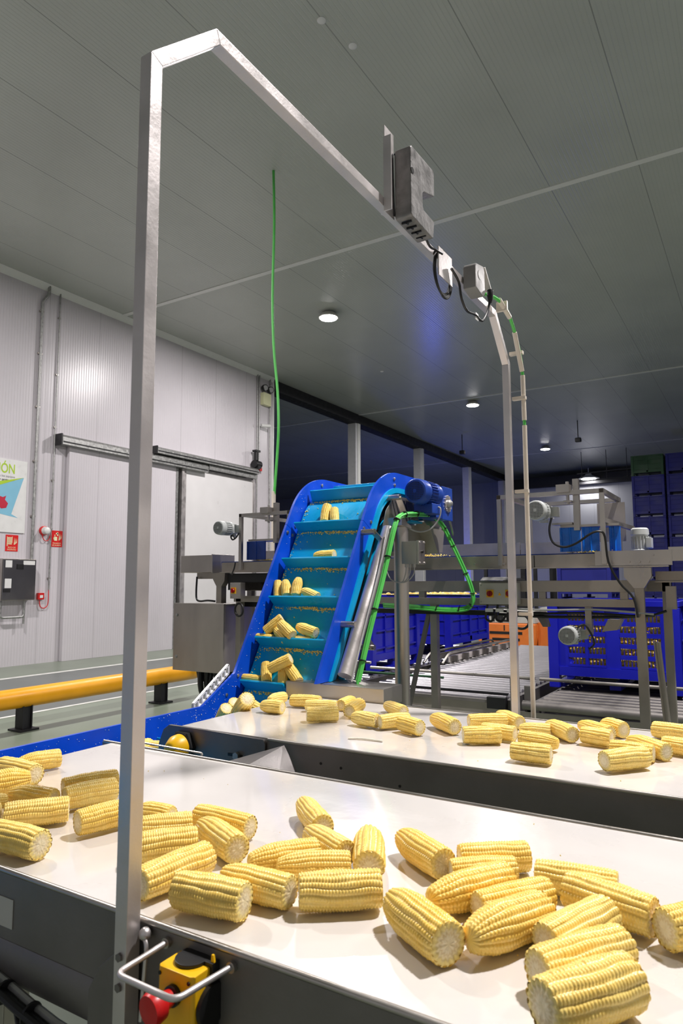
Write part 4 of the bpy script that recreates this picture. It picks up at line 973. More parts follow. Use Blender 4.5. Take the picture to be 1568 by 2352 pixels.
mv = obj('upright_motor', MB().lathe((-.505, 3.58, 1.552), (0, 0, 1), [(0, .044), (.005, .044), (.01, .036), (.075, .036), (.08, .042), (.105, .04), (.112, .032)], 28), 'motor_grey', hr)
m = MB()
for k in range(18):
    a = 2 * PI * k / 18; m.bar((-.505 + .037 * math.cos(a), 3.58 + .037 * math.sin(a), 1.565), (-.505 + .037 * math.cos(a), 3.58 + .037 * math.sin(a), 1.622), .003, .008, up=(math.cos(a), math.sin(a), 0))
obj('cooling_fins', m, 'motor_grey', mv); obj('terminal_box', MB().box(-.475, -.45, 3.54, 3.60, 1.565, 1.615), 'motor_grey', mv, bevel=.003)
obj('motor_lead', MB().tube([(-.885, 3.43, 1.72), (-.895, 3.42, 1.66), (-.88, 3.42, 1.60), (-.83, 3.42, 1.575), (-.77, 3.42, 1.59), (-.70, 3.42, 1.635), (-.66, 3.43, 1.645), (-.64, 3.44, 1.62), (-.63, 3.45, 1.50), (-.585, 3.46, 1.40), (-.53, 3.47, 1.33), (-.515, 3.47, 1.24)], .0055, 8), 'black', hr)
hl = hood_unit(-2.918, -2.53, 3.475, 3.95, 1.857, 'left hooded unit with dark blue flaps, half hidden by the blue incline', None,
               [(-2.882, -2.735, Y0 + .02), (-2.73, -2.66, Y0 + .12), (-2.66, -2.56, Y0 + .2)], 'motor_blue')
grey_motor(hl, (-2.995, 3.36, 1.762), (0, 1, 0), .046, .11)
obj('motor_lead', MB().tube([(-2.885, 3.44, 1.73), (-2.90, 3.43, 1.70), (-2.93, 3.43, 1.685), (-2.945, 3.43, 1.705), (-2.93, 3.43, 1.715), (-2.91, 3.43, 1.69)], .005, 8), 'black', hl)
obj('motor_lead', MB().tube([(-2.93, 3.46, 1.54), (-2.94, 3.46, 1.50), (-2.96, 3.46, 1.46)], .005, 8), 'black', hl)
# left end housing, stand
t = thing('end_housing', (-3.25, 3.6, 1.0), 'boxy stainless end housing at the left tip of the grading conveyor', 'machine housing')
obj('housing_box', MB().box(-3.455, -3.17, Y0, 3.72, 1.478, 1.595), 'steel', t, bevel=.002)
obj('housing_lid', MB().box(-3.17, -3.16, Y0 - .004, 3.724, 1.474, 1.60), 'steel', t, bevel=.002)
obj('support_beam', MB().box(-3.32, -3.11, Y0 + .02, Y0 + .1, 1.435, 1.476), 'frame_grey', t)
obj('stand_head', MB().prism([(-3.17, 1.474), (-3.06, 1.474), (-3.065, 1.42), (-3.09, 1.385), (-3.135, 1.385), (-3.165, 1.43)], 1, Y0 + .01, Y0 + .06), 'frame_grey', t)
obj('stand_post', MB().box(-3.135, -3.09, Y0 + .01, Y0 + .06, 1.272, 1.385), 'frame_grey', t)
obj('cable_run', MB().tube([(-3.30, Y0 + .0, 1.45), (-3.305, Y0, 1.36), (-3.30, Y0, 1.30), (-3.27, Y0, 1.285), (-3.2, Y0, 1.29), (-3.15, Y0 + .02, 1.285)], .0065, 8), 'black', t)
obj('dark_underframe', MB().box(-3.05, -2.62, Y0 + .03, Y0 + .35, 1.36, 1.47), 'black', t)
obj('dark_underframe', MB().box(-3.02, -2.62, Y0 + .1, Y0 + .35, 1.25, 1.30), 'black', t)
# control cabinet
t = thing('control_cabinet', (-3.26, 3.6, .82), 'stainless control cabinet hanging left of the blue incline conveyor', 'control cabinet')
obj('cabinet_body', MB().box(-3.484, -3.04, Y0 - .005, 3.78, .822, 1.268), 'steel', t, bevel=.003)
obj('cabinet_door', MB().box(-3.487, -3.037, Y0 - .025, Y0 - .008, .819, 1.271), 'steel', t, bevel=.003)
for z in (.91, 1.19): obj('door_lock', MB().lathe((-3.455, Y0 - .0255, z), (0, -1, 0), [(0, .010), (.004, .010), (.005, .006)], 16), 'galv', t)
obj('cabinet_frame', MB().box(-3.1, -3.06, 3.79, 3.83, 0, 1.36), 'steel_dark', t)
t = thing('cable_bundle', (-3.2, 3.62, .4), 'thick curtain of black cables hanging below the control cabinet', 'cables')
for i in range(16):
    x = -3.37 + .021 * i; sx_ = (x + 3.2)
    obj('cable', MB().tube([(x, 3.6 + .02 * math.sin(i * 2.1), .82), (x + .01 * math.sin(i), 3.61 + .03 * math.cos(i * 1.7), .68), (-3.2 + sx_ * .62, 3.62 + .02 * math.sin(i), .52), (-3.2 + sx_ * .5 + .01, 3.64, .3), (-3.2 + sx_ * .5, 3.66, .02)], .015 + .002 * (i % 3), 8), 'black' if i % 4 else 'darkmetal', t)
# switch boxes
def switchbox(x0, x1, z0, z1, y, knobs, label):
    t = thing('switch_box', ((x0 + x1) / 2, y, z0), label, 'switch box')
    obj('box_body', MB().box(x0, x1, y - .05, y, z0, z1), 'lightgrey' if len(knobs) > 1 else 'steel', t, bevel=.002)
    for (kx, kz) in knobs:
        k = obj('switch_plate', MB().box(kx - .019, kx + .019, y - .054, y - .0505, kz - .02, kz + .02), 'yellow', t)
        obj('rotary_knob', MB().lathe((kx, y - .0545, kz), (0, -1, 0), [(0, .015), (.008, .015), (.012, .012)], 20).box(kx - .004, kx + .004, y - .075, y - .064, kz - .013, kz + .013), 'red_dark', k)
    for x in (x0 + .01, x1 - .01):
        for z in (z0 + .012, z1 - .012): obj('screw', MB().cyl((x, y - .0505, z), (x, y - .053, z), .004, n=8), 'galv', t)
    return t
t = switchbox(-1.285, -1.08, 1.292, 1.402, Y0 + .028, [(-1.226, 1.347), (-1.125, 1.347)], 'beige switch box with two red rotary switches, partly behind the arch post')
obj('warning_triangle', MB().prism([(-1.183, 1.338), (-1.167, 1.338), (-1.175, 1.353)], 1, Y0 - .024, Y0 - .0225), 'yellow', t)
obj('canopy', MB().prism([(3.43, 1.415), (3.47, 1.432), (3.52, 1.432), (3.52, 1.415)], 0, -1.26, -1.10), 'galv', t)
t = switchbox(-2.955, -2.868, 1.306, 1.409, Y0 - .01, [(-2.925, 1.358)], 'small steel switch box with one red rotary switch left of the incline')
obj('cable_loop', MB().tube([(-2.895 + .033 * math.cos(a * PI / 6), Y0 - .04, 1.235 + .04 * math.sin(a * PI / 6)) for a in range(12)], .007, 8, closed=True), 'black', t)
# crumbs on the grading belt
crumbs('corn_crumbs', [Vector((-1.63 + rnd.gauss(0, .05), Y0 + .05 + abs(rnd.gauss(0, .04)), 1.551 + abs(rnd.gauss(0, .006)))) for i in range(150)], .005, 'kernel_bits', 'small heap of yellow corn crumbs below the discharge chute')
crumbs('corn_crumbs', [Vector((-.72 + rnd.gauss(0, .05), Y0 + .03 + abs(rnd.gauss(0, .02)), 1.551 + abs(rnd.gauss(0, .003)))) for i in range(90)], .004, 'kernel_bits', 'yellow corn crumbs under the bright blue flaps of the right hooded unit')
crumbs('corn_crumbs', [Vector((-2.76 + rnd.gauss(0, .05), Y0 + .03 + abs(rnd.gauss(0, .02)), 1.551 + abs(rnd.gauss(0, .005)))) for i in range(90)], .004, 'kernel_bits', 'yellow corn crumbs under the dark blue flaps of the left hooded unit')
UNIT[0] = 1.0
# ------------------------------------------------------------------ roller lanes
def roller_lane(x0, x1, y0, y1, z, label, rmat='roller', step=.14, r=.028):
    t = thing('roller_conveyor', ((x0 + x1) / 2, y0, 0), label, 'roller conveyor', 'roller lanes behind the grading conveyor')
    for x in (x0, x1): obj('side_frame', MB().box(x - .02, x + .02, y0, y1, z - .14, z + .005), 'steel_dark', t)
    obj('roller_gap_shade', MB().box(x0 + .021, x1 - .021, y0, y1, z - .12, z - .10), 'black', t)  # black sheet added below the rollers, shades the gaps between them
    n = min(100, int((y1 - y0 - .08) / step)); base = MB().cyl((x0 + .025, y0 + .05, z), (x1 - .025, y0 + .05, z), r, n=14)
    o = obj('roller', base, rmat, t)
    for k in range(1, n):
        c = o.copy(); COL.objects.link(c); c.parent = t; c.location = o.location + Vector((0, k * step, 0))
    for y in (y0 + .1, (y0 + y1) / 2, y1 - .1):
        for x in (x0, x1): obj('leg', MB().box(x - .03, x + .03, y - .03, y + .03, 0, z - .14), 'steel_dark', t)
    return t
ZR = .47
ca = roller_lane(-3.15, -1.80, 5.46, 10.3, ZR, 'middle lane of bare shining rollers seen under the grading conveyor')
obj('front_panel', MB().box(-3.15, -1.80, 5.425, 5.435, .0, ZR - .02), 'frame_grey', ca)
obj('front_edge', MB().box(-3.15, -1.82, 5.405, 5.44, ZR - .02, ZR + .005), 'steel_dark', ca)
obj('corner_block', MB().box(-1.95, -1.80, 5.39, 5.45, ZR - .06, ZR + .03), 'black', ca)
obj('panel_oval', MB().tube(round_path([(-2.72, 5.42, .37), (-2.5, 5.42, .37), (-2.5, 5.42, .30), (-2.72, 5.42, .30), (-2.72, 5.42, .36)], .03), .006, 6, sm=0), 'steel_dark', ca)
for i, y in enumerate((5.74,)): obj('stop_bar', MB().cyl((-3.2, y, .62), (-1.66, y, .62), .014), 'steel', ca)
obj('chain', MB().box(-3.1, -1.85, 5.62, 5.64, ZR + .022, ZR + .032), 'darkmetal', ca)
obj('green_belt', MB().cyl((-3.6, 6.05, .53), (-2.6, 6.05, .53), .012).cyl((-3.4, 5.55, .50), (-2.9, 5.55, .50), .012), 'crate_green', ca)
for x, y1 in ((-3.15, 9.9), (-3.38, 9.6)):
    obj('guide_rail', MB().tube(round_path([(x, 7.3, .50), (x, 7.5, .60), (x, y1, .60), (x, y1 + .1, .55)], .08), .014, 10, sm=0).box(x - .012, x + .012, 7.45, y1, .50, .57), 'steel', ca)
    for k in range(7):
        y = 7.6 + k * .35; obj('rail_bracket', MB().box(x + .012, x + .06, y, y + .03, .47, .57), 'steel_dark', ca)
cb = roller_lane(-1.62, -.30, 5.44, 9.5, ZR - .02, 'right roller lane carrying the perforated blue bin', 'steel_dark')
obj('front_panel', MB().box(-1.72, .9, 5.395, 5.405, .0, ZR - .06), 'frame_grey', cb)
obj('front_roller', MB().cyl((-1.66, 5.40, ZR - .01), (.9, 5.40, ZR - .01), .036), 'steel_dark', cb)
obj('stop_bar', MB().cyl((-1.62, 5.74, .62), (.4, 5.74, .62), .014), 'steel', cb)
obj('stop_post', MB().box(-1.76, -1.70, 5.4, 5.46, 0, .66).box(-1.66, -1.60, 5.44, 5.5, .3, .6), 'steel_dark', cb)
cc = roller_lane(-4.85, -3.45, 5.9, 10.3, ZR - .03, 'left roller lane under the two closed blue bins')
obj('stop_bar', MB().cyl((-4.2, 6.1, .62), (-3.4, 6.1, .62), .014), 'steel', cc)
for x in (-3.62, -3.42): obj('stop_bracket', MB().box(x - .02, x + .02, 5.85, 5.9, .42, .64), 'steel', cc)
# ------------------------------------------------------------------ blue pallet bins
def pallet_bin(x0, x1, y0, y1, z0, h, label, slots=False, mat='crate', group='blue pallet bins on the roller lanes', detail=True):
    t = thing('pallet_bin', ((x0 + x1) / 2, (y0 + y1) / 2, z0), label, 'pallet box', group)
    zb = z0 + .13; z1 = z0 + h; w = .03
    m = MB().box(x0 + w, x1 - w, y0 + w, y1 - w, zb, zb + .03)
    m.box(x0 + w, x1 - w, y1 - w - .012, y1 - w, zb, z1 - .02).box(x0 + w, x0 + w + .012, y0 + w, y1 - w, zb, z1 - .02)
    if not slots:
        m.box(x0 + w, x1 - w, y0 + w, y0 + w + .012, zb, z1 - .02).box(x1 - w - .012, x1 - w, y0 + w, y1 - w, zb, z1 - .02)
    else:
        m.box(x1 - w - .012, x1 - w, y0 + w, y1 - w, zb, z1 - .02)
        # slotted near wall
        W = x1 - x0; cols = ((.16, .45), (.56, .86)); rows = 5; ya_, yb = y0 + w, y0 + w + .012
        zs0, zs1 = zb + .06, z1 - .10; rh = (zs1 - zs0) / rows
        m.box(x0 + w, x1 - w, ya_, yb, zb, zs0).box(x0 + w, x1 - w, ya_, yb, zs1, z1 - .02)
        edges = [w / W] + [e for c in cols for e in c] + [1 - w / W]
        for a, b in zip(edges[0::2], edges[1::2]): m.box(x0 + a * W, x0 + b * W, ya_, yb, zs0, zs1)
        for c in cols:
            for r_ in range(rows + 1): m.box(x0 + c[0] * W, x0 + c[1] * W, ya_ - .006, yb, max(zs0, zs0 + r_ * rh - .018), min(zs1 + .01, zs0 + r_ * rh + .018))
            n = 11
            for k in range(n + 1):
                xx = x0 + (c[0] + (c[1] - c[0]) * k / n) * W; m.box(xx - .003, xx + .003, ya_ + .002, yb - .002, zs0, zs1)
            m.box(x0 + (c[0] + c[1]) / 2 * W - .012, x0 + (c[0] + c[1]) / 2 * W + .012, ya_ - .009, yb - .001, zs0 + .001, zs1 - .001)
    obj('bin_body', m, mat, t)
    obj('rim', MB().box(x0, x1, y0, y0 + .035, z1 - .045, z1).box(x0, x1, y1 - .035, y1, z1 - .045, z1).box(x0, x0 + .035, y0 + .035, y1 - .035, z1 - .045, z1).box(x1 - .035, x1, y0 + .035, y1 - .035, z1 - .045, z1), mat, t, bevel=.004 if detail else 0)
    for (x, y) in ((x0, y0), (x1 - .09, y0), (x0, y1 - .09), (x1 - .09, y1 - .09)):
        obj('corner_post', MB().box(x, x + .09, y, y + .09, z0, z1 - .046), mat, t, bevel=.012 if detail else 0)
    m = MB()
    if detail:
        xm = (x0 + x1) / 2; ym = (y0 + y1) / 2
        if not slots:
            m.box(xm - .03, xm + .03, y0 + .004, y0 + w, zb, z1 - .046)
            for z in (z0 + .24, z0 + .42, z0 + .58): m.box(x0 + .09, x1 - .09, y0 + .012, y0 + w, z - .008, z + .008)
        m.box(x1 - w, x1 - .004, ym - .035, ym + .035, zb, z1 - .046)
        for f in (.27, .73): m.box(x1 - w, x1 - .012, y0 + (y1 - y0) * f - .01, y0 + (y1 - y0) * f + .01, zb, z1 - .046)
        for z in (z0 + .24, z0 + .42, z0 + .58): m.box(x1 - w, x1 - .012, y0 + .09, y1 - .09, z - .008, z + .008)
    m.box(x0 + .09, x1 - .09, y0 + .004, y0 + w, zb - .02, zb + .055).box(x1 - w, x1 - .004, y0 + .09, y1 - .09, zb - .02, zb + .055)
    obj('ribs', m, mat, t)
    m = MB()
    for x in (x0 + .02, (x0 + x1) / 2 - .045, x1 - .11): m.box(x, x + .09, y0 + .09, y1 - .09, z0, z0 + .035)
    for x in (x0 + .02, (x0 + x1) / 2 - .045, x1 - .11): m.box(x + .01, x + .08, (y0 + y1) / 2 - .07, (y0 + y1) / 2 + .07, z0 + .035, zb - .021)
    obj('skids', m, mat, t)
    return t
pallet_bin(-1.655, -.60, 6.15, 7.30, .50, .75, 'blue bin with slotted windows full of corn behind the conveyor legs', True)
pallet_bin(-.52, .60, 6.10, 7.25, .50, .76, 'blue bin at the right frame edge beside the slotted one')
pallet_bin(-4.72, -3.50, 6.32, 7.48, .48, .75, 'closed blue bin just right of the incline conveyor foot')
pallet_bin(-4.72, -3.50, 8.40, 9.86, .50, .75, 'closed blue bin second along the left roller lane, heaped with corn')
def heap(x0, x1, y0, y1, z0, z1, n, label, flat=False):
    bm = bmesh.new()
    for i in range(n):
        c = Vector((rnd.uniform(x0, x1), rnd.uniform(y0, y1), rnd.uniform(z0, z1)))
        a = Matrix.Rotation(rnd.uniform(-.14, .14) if flat else rnd.uniform(0, 6.28), 4, 'Z') @ Matrix.Rotation(rnd.uniform(-1.2, 1.2) if flat else rnd.uniform(-.6, .6), 4, 'Y' if flat else 'X')
        bmesh.ops.create_uvsphere(bm, u_segments=10, v_segments=8, radius=1, matrix=Matrix.Translation(c) @ a @ Matrix.Diagonal((.085, .028, .028, 1)))
    tag(obj('corn_heap', bm, 'corn'), label, 'corn', None, 'stuff')
heap(-1.50, -.74, 6.238, 6.27, .66, 1.14, 290, 'corn cobs piled inside the slotted blue bin', True)
heap(-4.6, -3.6, 8.55, 9.7, 1.16, 1.25, 220, 'corn cobs heaped to the rim of the second bin on the left lane')
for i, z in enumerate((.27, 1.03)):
    pallet_bin(-4.35, -3.1, 17.2, 18.3, z, .76, ['lower', 'upper'][i] + ' of two stacked blue bins far behind, seen between the conveyor beams', group='bins stacked far behind', detail=False, mat='crate_far')
tag(obj('pallet', MB().box(-4.4, -3.05, 17.15, 18.35, .20, .268).box(-4.4, -4.2, 17.15, 18.35, 0, .2).box(-3.25, -3.05, 17.15, 18.35, 0, .2), 'darkmetal'), 'dark pallet under the two stacked blue bins far behind', 'pallet')
lev = ['bottom', 'second', 'third', 'fourth', 'fifth', 'sixth', 'seventh', 'top']
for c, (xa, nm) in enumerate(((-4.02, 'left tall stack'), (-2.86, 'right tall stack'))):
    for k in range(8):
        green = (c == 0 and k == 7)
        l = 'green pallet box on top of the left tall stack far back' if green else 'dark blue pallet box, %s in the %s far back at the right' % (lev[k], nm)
        pallet_bin(xa, xa + 1.1, 27.1 + c * .1, 28.2 + c * .1, k * .76 + .001, .757, l, mat='crate_green' if green else 'crate_far', group='tall stacks of pallet boxes', detail=True)
# ------------------------------------------------------------------ forklift
t = thing('forklift', (-4.1, 13.4, 0), 'orange and grey forklift truck parked behind the roller lanes', 'forklift')
fx0, fx1, fy = -4.72, -3.60, 12.6
obj('counterweight', MB().prism([(fx0 + .04, .22), (fx1 - .04, .22), (fx1, .45), (fx1, .66), (fx0, .66), (fx0, .45)], 1, fy, fy + .55), 'orange', t, bevel=.03)
obj('counterweight_slot', MB().box(fx0 + .25, fx1 - .25, fy - .004, fy + .01, .46, .51).box(fx0 + .3, fx1 - .3, fy - .004, fy + .01, .34, .39), 'black', t)
b_ = obj('hood_band', MB().box(fx0 + .02, fx1 - .02, fy + .03, fy + 1.2, .662, .90), 'lightgrey', t, bevel=.015)
text_obj('lettering', 'STILL', .17, 'black', b_, (fx0 + .12, fy + .027, .70), (1, 0, 0), (0, 0, 1), bold=.012, xs=1.5)
text_obj('lettering', '1', .14, 'black', t, (-4.22, fy - .003, .53), (1, 0, 0), (0, 0, 1), bold=.004)
obj('side_panel', MB().box(fx1 - .03, fx1 + .22, fy + .35, fy + 1.6, .3, .95), 'lightgrey', t, bevel=.03)
obj('side_fender', MB().box(fx1 - .02, fx1 + .0, fy + .3, fy + .9, .5, .66).box(fx1 - .01, fx1 + .16, fy + .15, fy + .34, .25, .68), 'orange', t, bevel=.01)
for x in (fx0 + .1, fx1 + .02):
    w_ = obj('wheel', MB().lathe((x - .1, fy + .52, .27), (1, 0, 0), [(0, .2), (.02, .265), (.16, .265), (.18, .2)], 28), 'rubber', t)
    obj('wheel', MB().lathe((x - .1, fy + 1.8, .31), (1, 0, 0), [(0, .24), (.02, .305), (.18, .305), (.2, .24)], 28), 'rubber', t)
obj('seat', MB().box(-4.4, -3.95, fy + .7, fy + 1.15, .9, 1.05).box(-4.4, -3.95, fy + .62, fy + .72, 1.05, 1.5), 'black', t, bevel=.03)
for (x, y) in ((fx0 + .06, fy + .3), (fx1 - .1, fy + .3), (fx0 + .06, fy + 1.7), (fx1 - .1, fy + 1.7)):
    obj('guard_post', MB().box(x, x + .06, y, y + .06, .85, 1.98), 'black', t)
obj('overhead_guard', MB().box(fx0 + .04, fx1 - .02, fy + .28, fy + 1.78, 1.98, 2.03), 'black', t)
obj('mast', MB().box(fx0 + .2, fx0 + .3, fy + 2.2, fy + 2.3, .1, 2.0).box(fx1 - .3, fx1 - .2, fy + 2.2, fy + 2.3, .1, 2.0).box(fx0 + .2, fx1 - .2, fy + 2.22, fy + 2.28, 1.0, 1.08), 'darkmetal', t)
obj('tail_lamp', MB().cyl((fx0 + .1, fy - .006, .56), (fx0 + .1, fy + .02, .56), .035), 'red', t)
# ------------------------------------------------------------------ far things
t = thing('pipe_rack', (-5.4, 30, 6), 'thin dark pipe rack below the ceiling far back near the hanging lamp', 'pipe rack')
m = MB().tube([(-6.6, 30, 6.02), (-4.2, 30, 6.1)], .03, 8, sm=0).tube([(-6.6, 30, 5.7), (-4.0, 30, 5.75)], .025, 8, sm=0)
obj('pipes', m, 'darkmetal', t)
for x in (-6.4, -5.4, -4.6): obj('hanger', MB().cyl((x, 30, 5.7), (x, 30, ZC - .002), .012), 'darkmetal', t)
t = thing('blue_lamp', (-11.75, 26.6, 0), 'blue glowing lamp on a post behind the white columns', 'lamp')
obj('lamp_post', MB().box(-11.8, -11.74, 26.57, 26.63, 0, .5), 'darkmetal', t)
obj('lamp_tube', MB().cyl((-11.77, 26.6, .501), (-11.77, 26.6, 1.0), .06), 'ledblue', t)
ld = bpy.data.lights.new('blue_light', 'POINT'); ld.energy = 170; ld.color = (.05, .1, 1); ld.shadow_soft_size = .1
lo = bpy.data.objects.new('blue_light', ld); COL.objects.link(lo); lo.parent = t; lo.location = Vector((-11.6, 26.45, 1.2)) - t.location
for (x, y, z, l) in ((-9.4, 24, 6.2, 'small dark camera hanging right of the third white column'), (-5.2, 24, 6.2, 'small dark ceiling camera left of the tall crate stacks')):
    t = thing('ceiling_camera', (x, y, z), l, 'camera')
    obj('camera_stem', MB().cyl((x, y, z + .15), (x, y, ZC - .003), .015), 'darkmetal', t)
    obj('camera_body', MB().box(x - .1, x + .1, y - .08, y + .08, z, z + .149), 'black', t, bevel=.03)
